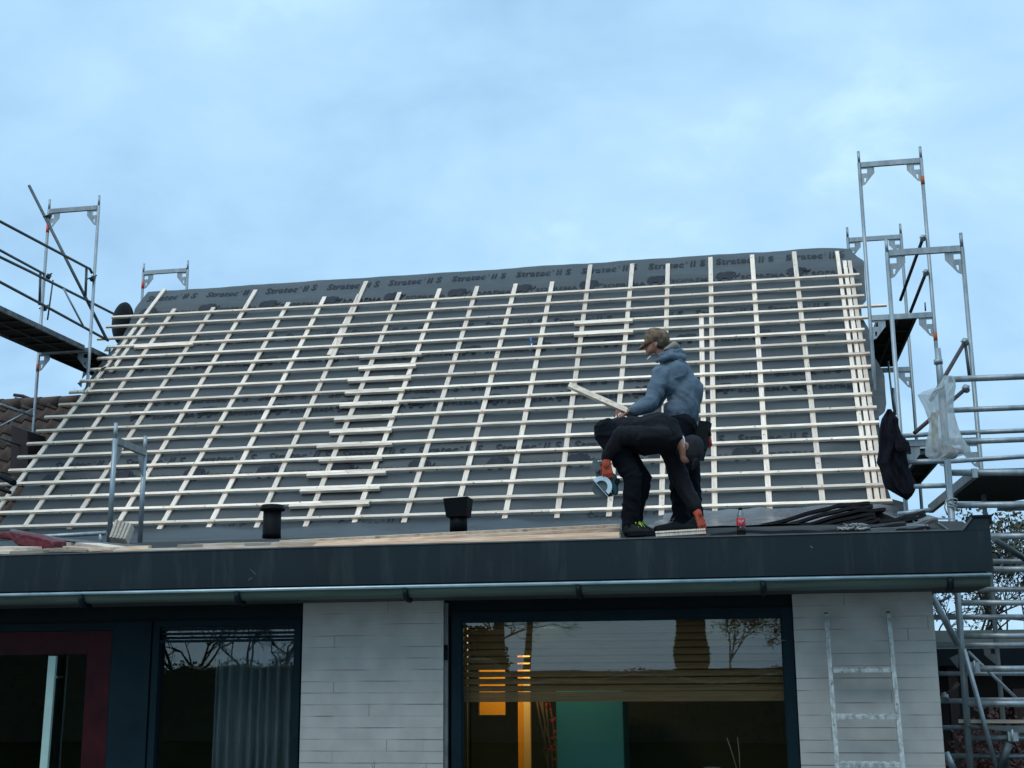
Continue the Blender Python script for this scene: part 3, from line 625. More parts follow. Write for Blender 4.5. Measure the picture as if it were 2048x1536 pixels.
for (u0, v0, u1, v1, ya, yb, h, wd, m, lb) in (
    (135, 1092, 236, 1100, 10.6, 10.9, .035, .11, 'plank', 'pinkish board end fanning out beside the red bag'),
    (118, 1078, 240, 1094, 11.0, 11.2, .05, .14, 'batten', 'pale wide board right of the red bag, topmost of the fan'),
    (75, 1098, 135, 1095, 10.52, 10.6, .028, .10, 'plank', 'short board end with dark reddish cut face below the red bag'),
    (28, 1103, 92, 1100, 10.5, 10.55, .026, .10, 'greywood', 'dark weathered board end at the far left edge'),
    (0, 1093, 70, 1094, 10.6, 10.7, .05, .16, 'batten', 'broad cream board below the bag at far left'),
    (-60, 1100, 30, 1101, 10.48, 10.5, .03, .12, 'batten', 'cream board running out of the picture at far left'),
    (100, 1098, 180, 1099, 10.5, 10.5, .02, .08, 'greywood', 'thin dark board lying flat under the fanned boards'),
    (180, 1096, 300, 1091, 10.62, 11.2, .03, .10, 'plank', 'tan board with a pointed end next to the metal strip')):
    pl(u0, v0, u1, v1, ya, yb, h, wd, m, lb)
# leaning bundle of boards
grp = thing('board_bundle', rz(245, 1090), 'bundle of short grey boards leaning upright between the frame posts', 'boards')
for k in range(5):
    a = P(229+k*6.2, 1090, 11.9+.0*k); c = P(241+k*6.4, 1055+k*1.0, 12.15); mb = MB(); mb.beam(a, c, .0285, .10-.006*k, (0, -1, .3)); mb.build('board', M['greywood'], grp)
# metal flashing strip
mb = MB(); pts = [P(22, 1062, 11.6), P(110, 1079, 11.4), P(190, 1088, 11.2), P(300, 1097, 11.0)]
for a, c in zip(pts, pts[1:]): mb.beam(a, c, .035, .016, (0, -.9, 1))
tag(mb.build('flashing_strip', M['greysheet']), 'long bent grey metal strip lying across the boards by the red bag', 'metal strip')
mb = MB(); mb.tube(P(-5, 1078, 12.4), P(213, 1066, 12.4), .022); tag(mb.build('scaffold_tube', M['galv']), 'grey tube lying level behind the red bag at left', 'tube', 'loose scaffold tubes')
mb = MB(); mb.tube(P(202, 1090, 12.4), P(201, 1064, 12.4), .02); tag(mb.build('tube_support', M['galv']), 'short upright post carrying the end of the level tube', 'post')

# ------------------------------------------------------------------ soft bodies: joined tapered capsules -> one remeshed surface
def cone_mesh(bm, a, b_, ra, rb, sub=2):
    tmp = bmesh.new(); vs = []
    for c, r in ((a, ra), (b_, rb)):
        t2 = bmesh.new(); bmesh.ops.create_icosphere(t2, subdivisions=sub, radius=r); 
        for v in t2.verts: vs.append(v.co+Vector(c))
        t2.free()
    for v in vs: tmp.verts.new(v)
    r = bmesh.ops.convex_hull(tmp, input=tmp.verts)
    bmesh.ops.delete(tmp, geom=[g for g in set(r['geom_interior']+r['geom_unused']) if isinstance(g, bmesh.types.BMVert)], context='VERTS')
    me = bpy.data.meshes.new('x'); tmp.to_mesh(me); tmp.free(); bm.from_mesh(me); bpy.data.meshes.remove(me)
def soft(name, cones, voxel, m, parent, smooth=4, fold=0, fscale=10, extra=None, foldstretch=(1, 1, 1)):
    bm = bmesh.new()
    for c in cones: cone_mesh(bm, c[0], c[1], c[2], c[3])
    if extra: extra(bm)
    me = bpy.data.meshes.new('tmp'); bm.to_mesh(me); bm.free(); o = bpy.data.objects.new('tmp', me); COL.objects.link(o)
    r = o.modifiers.new('r', 'REMESH'); r.mode = 'VOXEL'; r.voxel_size = voxel; r.use_smooth_shade = True
    if smooth: s = o.modifiers.new('s', 'SMOOTH'); s.iterations = smooth; s.factor = .5
    dg = bpy.context.evaluated_depsgraph_get(); me2 = bpy.data.meshes.new_from_object(o.evaluated_get(dg)); bpy.data.objects.remove(o); bpy.data.meshes.remove(me)
    me2.name = name
    if fold:
        fs = Vector(foldstretch); nm = [v.normal.copy() for v in me2.vertices]
        for v, n in zip(me2.vertices, nm):
            q = Vector((v.co.x*fs.x, v.co.y*fs.y, v.co.z*fs.z))
            d = noise.noise(q*fscale+Vector((noise.noise(q*fscale*.5)*2, 0, 0))); d = 1-min(1, abs(d)*3.2)-.35
            v.co += n*(d*fold)
    for p in me2.polygons: p.use_smooth = True
    me2.materials.clear(); me2.materials.append(m); return link(name, me2, parent)
def hand(j, dirn, palmn, side, curl, m, name='hand', parent=None, sc=1.0):
    """cones of a hand: wrist j, pointing dirn, palm normal palmn, thumb towards side; curl = bend per joint (rad)"""
    d = Vector(dirn).normalized(); pn = (Vector(palmn)-d*Vector(palmn).dot(d)).normalized(); s = d.cross(pn)*side; out = []
    j = Vector(j); L_ = .085*sc
    for k in (-1.5, -.5, .5, 1.5): out.append((j+s*k*.011*sc, j+d*L_+s*k*.0195*sc, .014*sc, .0125*sc))
    for k, ln in ((1.5, .075), (.5, .085), (-.5, .08), (-1.5, .062)):
        p = j+d*L_+s*k*.020*sc; a = curl*.6+random.uniform(-.1, .1); dd = d
        for seg, f_ in enumerate((.45, .32, .25)):
            a2 = a+curl*seg; dd = d*math.cos(a2)+pn*math.sin(a2)+s*k*.05; q_ = p+dd.normalized()*ln*sc*f_; out.append((p, q_, (.0095-.001*seg)*sc, (.0088-.001*seg)*sc)); p = q_
    p = j+d*.025*sc+s*.02*sc; q_ = p+(d*.6+s*.75+pn*.35).normalized()*.045*sc; r_ = q_+(d*.85+s*.1+pn*.55).normalized()*.035*sc
    out += [(p, q_, .014*sc, .011*sc), (q_, r_, .0105*sc, .0085*sc)]
    return out
J = P
# ================================================================ PERSON 1: bending worker ============================
YA = 10.64
pa = thing('person', (P(1262, 1073, YA).x, YA, roofz(YA)), 'person in black jacket and grey cap bending over at the roof edge with orange gloves', 'person', None)
hip = J(1216, 866, YA+.02); kn1 = J(1266, 955, YA-.10); an1 = J(1259, 1052, YA-.03); kn2 = J(1284, 957, YA+.16); an2 = J(1266, 1050, YA+.17)
chest = J(1318, 866, YA+.02); sh1 = J(1322, 872, YA-.16); sh2 = J(1338, 898, YA+.18); el1 = J(1240, 872, YA-.24); wr1 = J(1213, 922, YA-.20)
el2 = J(1362, 962, YA+.16); wr2 = J(1396, 1028, YA+.02); neck = J(1350, 878, YA+.02); hd = J(1378, 896, YA+.01)
hips = [(hip+Vector((0, -.07, 0)), hip+Vector((0, .08, 0)), .115, .115)]
h1 = hip+Vector((0, -.09, 0)); h2 = hip+Vector((0, .11, 0))
# body (skin): torso, head, arms, hands, legs as one continuous surface
up = (hd-neck).normalized(); face = Vector((-.35, -.1, -1)).normalized(); face = (J(1368, 925, YA)-hd).normalized()
hands1 = hand(wr1+Vector((0, 0, -.005)), (.05, .05, -1), (.15, 1, 0), -1, .85, None, sc=1.12)
hands2 = hand(wr2, J(1406, 1062, YA)-J(1395, 1030, YA), (-.8, .7, -.1), 1, .38, None, sc=1.15)
body = [(hip, chest, .10, .13), (chest, neck, .12, .06), (neck, hd, .058, .06), (hd, hd+up*.012, .090, .088), (hd+face*.02, hd+face*.085+up*.0, .072, .050), (hd+face*.03+Vector((.0, 0, 0)), hd+up*.05+face*.01, .075, .07),
        (h1, kn1, .075, .05), (kn1, an1, .05, .035), (h2, kn2, .075, .05), (kn2, an2, .05, .035), (sh1, el1, .045, .036), (el1, wr1, .036, .026), (sh2, el2, .045, .036), (el2, wr2, .036, .026), (chest, sh1, .09, .05), (chest, sh2, .09, .05)]
ear = J(1371, 891, YA-.088)
body += [(ear+Vector((.008, 0, .016)), ear+Vector((-.004, 0, -.014)), .010, .007), (hd+up*.095+face*.05, hd+up*.118+face*.058, .012, .014), (hd+up*.085+face*.10, hd+up*.095+face*.102, .016, .014)]
soft('body', body, .011, M['skin'], pa, 3)
soft('glove', [(wr1+Vector((0, 0, .03)), wr1+Vector((0, 0, -.03)), .035, .038)]+hands1, .005, M['glove'], pa, 2)
soft('glove', [(wr2-(wr2-el2).normalized()*.03, wr2, .036, .036)]+hands2, .005, M['glove'], pa, 2)
tr_ = hips+[(h1, kn1, .112, .082), (kn1, an1, .080, .072), (an1, an1+Vector((0, 0, -.02)), .072, .070), (h2, kn2, .115, .085), (kn2, an2, .083, .070), (hip, J(1240, 862, YA), .118, .12)]
soft('trousers', tr_, .010, M['trouser'], pa, 4, .012, 6, foldstretch=(1, 1, 1.8))
belly = J(1290, 872, YA+.01)
jk = [(J(1232, 864, YA), belly, .125, .165), (belly, chest, .165, .175), (chest, J(1338, 872, YA), .165, .115), (J(1336, 872, YA), neck, .10, .082), (chest, sh1, .12, .085), (chest, sh2, .12, .09),
      (sh1, el1, .085, .076), (el1, wr1+Vector((0, 0, .035)), .074, .050), (wr1+Vector((0, 0, .05)), wr1+Vector((0, 0, .015)), .047, .043), (sh2, el2, .088, .080), (el2, wr2-(wr2-el2).normalized()*.075, .080, .062), (J(1340, 850, YA), J(1352, 862, YA), .07, .05)]
soft('jacket', jk, .010, M['jacket'], pa, 4, .014, 6, foldstretch=(1.3, 1, .8))
# cap: crown + peak pointing down in front
crown = [(hd+up*.02-face*.012, hd+up*.035-face*.005, .103, .095)]
def capcut(bm, c=hd, n=(-up*.75-face*.0)): pass
soft('cap', [(hd+up*.022-face*.030, hd+up*.040+face*.008, .098, .093), (hd+up*.085+face*.03, hd+up*.055+face*.045, .045, .05), (hd+up*.10+face*.060, hd+up*.085+face*.135, .030, .012), (hd+up*.09+face*.06+Vector((0, .04, 0)), hd+up*.08+face*.115+Vector((0, .03, 0)), .02, .011), (hd+up*.09+face*.06-Vector((0, .04, 0)), hd+up*.08+face*.115-Vector((0, .03, 0)), .02, .011)], .007, M['cap2'], pa, 3)
mb = MB(); mb.path([J(1366, 872, YA-.10), J(1369, 880, YA-.105), J(1368, 896, YA-.10)], .005, 6); mb.build('glasses', M['whiteplastic'], pa)
def shoe(par, heel, toe, h, r, m, ml, up_=Vector((0, 0, 1))):
    d = (toe-heel).normalized(); mid = heel.lerp(toe, .5)
    soft('shoe', [(heel+up_*r*.95, heel+up_*h*.72, r*1.0, r*.95), (heel+up_*r*.85, mid+up_*r*.85, r, r*1.05), (mid+up_*r*.85, toe-d*r+up_*r*.7, r*1.08, r*.75), (heel+up_*h*.7, mid+up_*r*1.35, r*.85, r*.75)], .007, m, par, 3)
    mb = MB(); c = d.cross(up_).normalized(); 
    for k in range(4):
        q_ = mid.lerp(toe, -.35+.22*k)+up_*(r*1.95-.012*k*1.3+(.018 if k == 0 else 0)); mb.path([q_-c*.032, q_+up_*.012, q_+c*.032+d*.01], .0042, 5)
    for s_ in (-1, 1): q_ = mid-d*.02+up_*r*2.1; mb.path([q_, q_+c*s_*-.03+up_*.02+d*.02, q_+c*s_*-.05+d*.05-up_*.02], .0042, 5)
    mb.build('laces', ml, par)
    mb = MB(); hs = heel-d*r*.9; n_ = 10
    mb.prism([Vector((heel+d*(math.cos(a)*(.5*(toe-heel).length+r*.7))+d*(toe-heel).length*.5+c*math.sin(a)*r*1.12)) for a in [2*math.pi*i/20 for i in range(20)]], up_*.022); mb.build('sole', M['black'], par)
shoe(pa, J(1256, 1073, YA-.06), J(1306, 1071, YA-.10), .115, .043, M['shoe'], M['lime'])
shoe(pa, J(1266, 1070, YA+.14), J(1308, 1068, YA+.16), .115, .043, M['shoe'], M['lime'])
# ================================================================ PERSON 2: man in hoodie ============================
YB2 = 11.08
pb = thing('person', (P(1365, 1063, YB2).x, YB2, roofz(YB2)), 'person in blue hooded sweatshirt and camouflage cap standing with a plank in hand', 'person', None)
hip = J(1366, 850, YB2); ch = J(1352, 765, YB2); nk = J(1330, 716, YB2); hd = J(1315, 688, YB2-.01)
shn = J(1322, 752, YB2-.13); shf = J(1352, 750, YB2+.19); eln = J(1302, 805, YB2-.20); wrn = J(1262, 821, YB2-.27)
elf = J(1300, 812, YB2+.2); wrf = J(1258, 826, YB2+.1)
k1 = J(1356, 945, YB2-.08); a1_ = J(1364, 1035, YB2-.08); k2 = J(1380, 950, YB2+.14); a2_ = J(1388, 1035, YB2+.18)
up = Vector((-.10, 0, 1)).normalized(); face = (J(1297, 694, YB2-.06)-hd).normalized()
f2 = Vector((-1, -.18, -.42)).normalized(); f1 = Vector((-1, -.18, -.1)).normalized()
hn = hand(wrn, J(1244, 821, YB2-.3)-wrn, (0, .25, -1), 1, .6, None, sc=1.05)
hf = hand(wrf, J(1240, 828, YB2)-wrf, (0, -.25, -1), -1, .6, None, sc=1.05)
body = [(hip, ch, .10, .09), (ch, nk, .08, .055), (nk, hd, .058, .06), (hd+up*.018, hd+up*.02+Vector((.015, 0, 0)), .088, .09), (hd+f2*.02, hd+f2*.082-up*.028, .066, .036), (hd+f1*.045+up*.0, hd+f1*.062-up*.02, .045, .034),
        (hd+f1*.085+up*.008, hd+f1*.108-up*.022, .010, .013), (hd+f1*.088+up*.028, hd+f1*.086+up*.03, .013, .013), (hd+f2*.100-up*.045, hd+f2*.102-up*.052, .017, .016),
        (hip+Vector((0, -.09, -.02)), k1, .08, .055), (k1, a1_, .055, .036), (hip+Vector((0, .09, -.02)), k2, .08, .055), (k2, a2_, .055, .036),
        (shn, eln, .042, .034), (eln, wrn, .034, .026), (shf, elf, .045, .036), (elf, wrf, .036, .026), (ch, shn, .07, .045), (ch, shf, .07, .045)]
ear = J(1312, 690, YB2-.095)
body += [(ear+Vector((.006, 0, .016)), ear+Vector((-.003, -.002, -.014)), .012, .008)]
soft('body', body+hn+hf, .0075, M['skin'], pb, 2)
soft('hair', [(hd+Vector((.028, 0, .0)), hd+Vector((.040, 0, -.05)), .081, .052), (hd+Vector((.0, -.02, .04)), hd+Vector((.0, .02, .04)), .078, .078), (hd+Vector((-.0, -.075, .01)), hd+Vector((.02, -.07, -.03)), .018, .022)], .007, M['hair'], pb, 2)
soft('cap', [(hd+up*.046+Vector((.020, 0, 0)), hd+up*.058+f1*.02, .098, .096), (hd+up*.045+f1*.03, hd+up*.03+f1*.065, .080, .045), (hd+up*.020+f1*.09, hd+f1*.170-up*.030, .026, .010), (hd+up*.02+f1*.085+Vector((0, .04, 0)), hd+f1*.155-up*.026+Vector((0, .03, 0)), .022, .010), (hd+up*.02+f1*.085-Vector((0, .04, 0)), hd+f1*.155-up*.026-Vector((0, .03, 0)), .022, .010)], .007, M['cap1'], pb, 3)
hem = J(1364, 824, YB2); bk = J(1372, 780, YB2)
hood = [(hem+Vector((-.03, -.03, 0)), hem+Vector((.02, .03, .0)), .135, .135), (hem, bk, .150, .155), (bk, J(1354, 752, YB2), .150, .13), (J(1352, 748, YB2-.06), J(1358, 748, YB2+.1), .12, .12), (J(1352, 742, YB2), J(1338, 722, YB2), .11, .085),
        (bk, shn+Vector((.03, .03, -.05)), .12, .09), (J(1330, 752, YB2-.06), shn, .10, .092), (shn, eln, .088, .074), (eln, wrn+Vector((.03, 0, .0)), .074, .048), (J(1360, 748, YB2+.1), shf, .10, .09), (shf, elf, .088, .07), (elf, wrf+Vector((.02, 0, 0)), .07, .05)]
soft('sweatshirt', hood, .010, M['hoodie'], pb, 4, .014, 5.5, foldstretch=(1, 1, 1))
# hood bunched round the neck in rolls, with its pale lining showing
soft('hood', [(J(1314, 722, YB2-.10), J(1340, 712, YB2-.12), .022, .030), (J(1340, 712, YB2-.12), J(1364, 716, YB2-.04), .034, .038), (J(1364, 716, YB2-.04), J(1366, 714, YB2+.10), .038, .032), (J(1316, 718, YB2+.06), J(1360, 712, YB2+.12), .022, .03),
              (J(1318, 710, YB2-.085), J(1345, 703, YB2-.09), .018, .026), (J(1345, 703, YB2-.09), J(1361, 704, YB2), .026, .034), (J(1316, 718, YB2-.04), J(1316, 722, YB2+.05), .02, .02), (J(1358, 722, YB2-.07), J(1372, 730, YB2-.02), .03, .018)], .008, M['hoodie'], pb, 2, .004, 14)
soft('hood_lining', [(J(1331, 699, YB2-.06), J(1348, 691, YB2-.05), .020, .034), (J(1348, 691, YB2-.05), J(1352, 693, YB2+.06), .036, .034)], .008, M['lining'], pb, 3, .004, 20)
soft('trousers', [(hip+Vector((-.02, -.06, -.02)), hip+Vector((-.0, .07, -.02)), .125, .125), (hip+Vector((0, -.09, -.02)), k1, .118, .088), (k1, a1_, .086, .080), (hip+Vector((0, .09, -.02)), k2, .118, .09), (k2, a2_, .088, .080), (a1_, a1_+Vector((-.02, 0, -.03)), .082, .080)], .010, M['trouser'], pb, 4, .012, 6, foldstretch=(1, 1, 1.8))
shoe(pb, J(1388, 1066, YB2-.06), J(1304, 1068, YB2-.22), .125, .050, M['shoe2'], M['chalk'])
shoe(pb, J(1398, 1062, YB2+.20), J(1340, 1062, YB2+.06), .125, .050, M['shoe2'], M['chalk'])
# tool pouch and radio holster on the belt
mb = MB(); mb.beam(J(1404, 900, YB2-.08), J(1414, 846, YB2-.08), .09, .08, (-.3, -1, .1)); mb.beam(J(1402, 922, YB2-.05), J(1412, 882, YB2-.05), .05, .06, (-.3, -1, .1)); mb.tube(J(1418, 872, YB2-.1), J(1411, 843, YB2-.1), .024); mb.build('tool_pouch', M['black'], pb)
mb = MB(); mb.tube(J(1420, 893, YB2-.04), J(1417, 872, YB2-.05), .020, .024); mb.build('tool_handle', M['redpl'], pb)
mb = MB(); mb.tube(J(1301, 712, YB2-.07), J(1294, 719, YB2-.09), .0045, seg=8); tag(mb.build('cigarette', M['white']), 'thin white cigarette in the mouth of the person in the hooded sweatshirt', 'cigarette')
# plank in his hands
mb = MB(); a = P(1136, 772, YB2-.42); c = P(1252, 824, YB2-.30); mb.beam(a, c, .05, .034, (.1, -1, .5)); tag(mb.build('plank', M['batten']), 'short pale batten held slanting by the person in the hooded sweatshirt', 'plank', 'loose planks on the flat roof')
# ================================================================ CIRCULAR SAW ============================
ys = YA-.15
saw = thing('circular_saw', P(1212, 1000, ys), 'teal cordless circular saw with white blade guard hanging from the gloved hand', 'power saw')
mb = MB(); mb.hexa([P(1180, 938, ys-.03), P(1196, 944, ys-.03), P(1203, 926, ys-.03), P(1187, 918, ys-.03)], [P(1180, 938, ys+.06), P(1196, 944, ys+.06), P(1203, 926, ys+.06), P(1187, 918, ys+.06)]); mb.build('battery', M['galvdark'], saw)
soft('housing', [(P(1196, 944, ys+.02), P(1200, 962, ys+.02), .022, .026), (P(1216, 946, ys+.02), P(1226, 956, ys+.02), .026, .036), (P(1226, 956, ys+.02), P(1230, 984, ys+.03), .036, .030), (P(1200, 925, ys+.03), P(1222, 944, ys+.03), .016, .018), (P(1216, 972, ys+.05), P(1230, 970, ys+.07), .03, .03)], .006, M['sawteal'], saw, 1)
mb = MB(); cc = P(1204, 974, ys); rr_ = .086; ring = [cc+Vector((math.cos(t)*rr_, 0, math.sin(t)*rr_)) for t in [R(-50)+R(190)*i/16 for i in range(17)]]; ringi = [cc+Vector((math.cos(t)*rr_*.58, 0, math.sin(t)*rr_*.58)) for t in [R(-50)+R(190)*i/16 for i in range(17)]]
for i in range(16): mb.hexa([ring[i], ring[i+1], ringi[i+1], ringi[i]], [p+Vector((0, -.035, 0)) for p in (ring[i], ring[i+1], ringi[i+1], ringi[i])])
mb.build('blade_guard', M['whiteplastic'], saw)
mb = MB(); mb.prism([cc+Vector((math.cos(t)*.085, -.012, math.sin(t)*.085)) for t in [2*math.pi*i/28 for i in range(28)]], (0, .003, 0)); mb.build('blade', M['galvdark'], saw)
mb = MB(); mb.beam(P(1184, 956, ys+.0), P(1222, 999, ys+.0), .13, .005, (-1, 0, -.9)); mb.build('base_plate', M['steel'], saw)
mb = MB(); mb.tube(P(1212, 992, ys-.02), P(1224, 988, ys-.02), .014); mb.tube(P(1236, 962, ys-.02), P(1232, 966, ys+.05), .022); mb.build('knob', M['black'], saw)
# sawn board under the foot and hand: notched pale batten
mb = MB(); a = P(1312, 1073, 10.46); c = P(1412, 1067, 10.48); mb.beam(a, c, .06, .022, (0, -.1, 1))
for k in range(22):
    p = a.lerp(c, (k+.5)/22); mb.beam(p+Vector((-.008, -.035, .022)), p+Vector((.008, -.035, .026)), .012, .014, (0, 0, 1))
tag(mb.build('plank', M['cbatten']), 'short notched pale batten under the reaching gloved hand', 'plank', 'loose planks on the flat roof')
# ================================================================ BOTTLE ============================
bt = thing('soda_bottle', P(1483, 1069, 10.47), 'half empty cola bottle with red label and black cap standing at the roof edge', 'bottle'); c = Vector(bt.location)
c.z = P(1483, 1071, 10.47).z; hb_ = P(1480, 1015, 10.47).z-c.z
mb = MB(); mb.lathe(c, [(.028, .0), (.034, .008), (.034, .055), (.031, .08), (.034, .10), (.034, .125), (.026, .165), (.014, .20), (.0125, hb_-.018)], 24); mb.build('bottle_shell', M['bottle'], bt)
mb = MB(); mb.lathe(c, [(.027, -.001), (.0346, .008), (.0346, .055), (.0318, .076)], 20); mb.build('drink', M['cola'], bt)
mb = MB(); mb.lathe(c, [(.0345, .078), (.0352, .08), (.0352, .135), (.0345, .137)], 24)
mb.mi = 1
for k in range(5): # pale script squiggle round the label
    a0_, a1__ = R(-120+k*14), R(-112+k*14); z_ = .105+.008*math.sin(k*2.1)
    mb.path([c+Vector((.036*math.cos(a0_), .036*math.sin(a0_), z_-.006)), c+Vector((.036*math.cos((a0_+a1__)/2), .036*math.sin((a0_+a1__)/2), z_+.01)), c+Vector((.036*math.cos(a1__), .036*math.sin(a1__), z_-.004))], .0022, 5)
mb.build('label', [M['label'], M['white']], bt)
mb = MB(); mb.lathe(c, [(.0155, hb_-.02), (.0155, hb_-.002), (.013, hb_)], 16); mb.build('cap', M['black'], bt)
mb = MB(); mb.box((c.x-.035, c.y-.03, c.z-.02), (c.x+.07, c.y+.06, c.z-.002)); tag(mb.build('rubber_pad', M['rubber']), 'small black rubber pad under the cola bottle', 'pad')
# ================================================================ STACK OF RUBBER / ROOFING SHEETS ============================
SH = [('black rubber strip, topmost of the pile right of the bottle', 'rubber', 11.6, [(1489, 1056), (1575, 1035), (1653, 1013), (1692, 1006), (1740, 1003)]),
      ('black rubber strip second from the top of the pile', 'rubber', 11.5, [(1497, 1060), (1595, 1040), (1673, 1018), (1720, 1011), (1746, 1010)]),
      ('black rubber strip with far end sticking out longest, third of the pile', 'rubber', 11.45, [(1515, 1063), (1614, 1046), (1692, 1023), (1735, 1017), (1772, 1016)]),
      ('dark strip fourth from the top of the rubber pile', 'rubber', 11.3, [(1540, 1063), (1640, 1047), (1700, 1032), (1750, 1024)]),
      ('dark strip in the middle of the rubber pile', 'rubber', 11.25, [(1560, 1064), (1660, 1050), (1715, 1038), (1752, 1031)]),
      ('dark strip curving under the middle of the rubber pile', 'rubber', 11.15, [(1586, 1061), (1673, 1049), (1740, 1040), (1760, 1035)]),
      ('black strip with upturned tip at the right of the pile', 'rubber', 11.3, [(1690, 1043), (1740, 1041), (1785, 1036), (1820, 1028), (1850, 1021)]),
      ('black strip just below the upturned tip', 'rubber', 11.2, [(1690, 1049), (1740, 1047), (1785, 1043), (1830, 1033), (1852, 1027)]),
      ('dark strip lying low in front of the upturned ones', 'rubber', 10.55, [(1700, 1056), (1760, 1052), (1812, 1045)]),
      ('grey strip with worn edge along the gutter side of the pile', 'greysheet', 10.52, [(1741, 1059), (1800, 1054), (1858, 1051)]),
      ('grey triangular offcut sheet at the right end of the pile', 'greysheet', 10.72, [(1800, 1056), (1835, 1046), (1858, 1038)]),
      ('brown rusty strip end at the far right of the pile', 'rust', 10.66, [(1810, 1055), (1850, 1046), (1876, 1037)]),
      ('long thin black strip lying flat at the front of the pile', 'rubber', 10.46, [(1420, 1070), (1470, 1062), (1540, 1061), (1640, 1061), (1735, 1063)]),
      ('short thick black strip lying at the front edge', 'rubber', 10.48, [(1585, 1062), (1640, 1060), (1700, 1060)]),
      ('dark strip lying flat beside the corner of the roof', 'rubber', 10.5, [(1792, 1059), (1830, 1056), (1860, 1052)])]
for lb, mm, Y, pts in SH:
    mb = MB(); W = .34 if Y > 11 else .07; th = .026; V = []
    # smooth the polyline
    q2 = [P(u, v, Y) for u, v in pts]
    fine = []
    for i in range(len(q2)-1):
        p0, p1, p2, p3 = q2[max(i-1, 0)], q2[i], q2[i+1], q2[min(i+2, len(q2)-1)]
        for k in range(6):
            t = k/6; fine.append(.5*((2*p1)+(p2-p0)*t+(2*p0-5*p1+4*p2-p3)*t*t+(3*p1-p0-3*p2+p3)*t**3))
    fine.append(q2[-1])
    rg = [[mb.b.verts.new(p+Vector((0, dy, dz+.004*math.sin(i*.9)))) for dy, dz in ((-.0, -th), (W, -th+.02), (W, .02), (0, 0))] for i, p in enumerate(fine)]
    for A, B in zip(rg, rg[1:]):
        for j in range(4): mb.b.faces.new((A[j], A[(j+1) % 4], B[(j+1) % 4], B[j]))
    mb.b.faces.new(rg[0][::-1]); mb.b.faces.new(rg[-1]); tag(mb.build('rubber_strip', M[mm]), lb, 'roofing strip', 'roofing strips piled on the flat roof')
# bulk below the pile: folded sheet
mb = MB(); pts = [(1560, 1066), (1600, 1052), (1680, 1030), (1745, 1018), (1800, 1040), (1850, 1040), (1860, 1062)]
mb.prism([P(u, v, 11.75) for u, v in pts], (0, .3, .03)); tag(mb.build('folded_sheet', M['rubber']), 'folded black sheet bulking out the back of the strip pile', 'folded sheet')
# crumpled rope heap
rp_ = MB(); random.seed(3)
for k in range(9):
    p = P(1690+k*5+random.uniform(-5, 5), 1063, 10.47+random.uniform(0, .08)); pts = []
    for j in range(9): pts.append(p+Vector((math.cos(j*1.3+k)*.05, math.sin(j*1.7+k)*.04, .01+.035*abs(math.sin(j*.9+k))*(1.4 if 2 < k < 7 else .6))))
    rp_.path(pts, .007, 6)
tag(rp_.build('rope_heap', M['rubberhose']), 'tangled heap of pale grey rope beside the rubber strips', 'rope')
# red bag, blue knife, dish
def bagx(bm):
    o_ = MB(); o_.prism([P(u, v, 10.78) for u, v in ((-30, 1068), (0, 1064), (22, 1063), (62, 1070), (108, 1083), (109, 1099), (72, 1099), (34, 1090), (24, 1079), (-30, 1076))], (0, .22, .02)); me = bpy.data.meshes.new('q'); o_.b.to_mesh(me); o_.b.free(); bm.from_mesh(me)
rb = soft('red_bag', [(P(60, 1084, 10.85), P(95, 1091, 10.85), .03, .03)], .008, M['redbag'], None, 3, .006, 12, extra=bagx); tag(rb, 'crumpled dark red bag lying on boards at the far left of the flat roof', 'bag')
kf = thing('utility_knife', RP(1062, 690, .06), 'small blue handled knife stuck on a batten of the stripped roof', 'knife')
mb = MB(); mb.tube(RP(1061, 676, .085), RP(1063, 687, .075), .016, .012); mb.build('handle', M['bluepl'], kf); mb = MB(); mb.beam(RP(1063, 687, .075), RP(1064, 695, .07), .016, .006, PN); mb.build('blade', M['steel'], kf)
ds = thing('satellite_dish', (P(243, 650, 19.2).x, 19.3, P(243, 690, 19.2).z), 'black round satellite dish behind the left roof edge', 'dish')
c = P(248, 648, 19.4); ax = Vector((-.55, -.75, -.1)).normalized(); x = ax.orthogonal().normalized(); y = ax.cross(x); mb = MB(); rings = []
for k in range(7):
    r_ = .37*math.sin(k/6*R(90)); dd = .13*math.cos(k/6*R(90)); rings.append([mb.b.verts.new(c+ax*dd+(x*math.cos(t)+y*math.sin(t))*max(r_, .004)) for t in [2*math.pi*i/32 for i in range(32)]])
for A, B in zip(rings, rings[1:]):
    for i in range(32): mb.b.faces.new((A[i], A[(i+1) % 32], B[(i+1) % 32], B[i])).smooth = True
mb.b.faces.new(rings[0]); mb.b.faces.new(rings[-1][::-1]); mb.build('bowl', M['black'], ds); mb = MB(); mb.tube(c, c+Vector((.25, .35, -.5)), .02); mb.build('arm', M['galvdark'], ds)
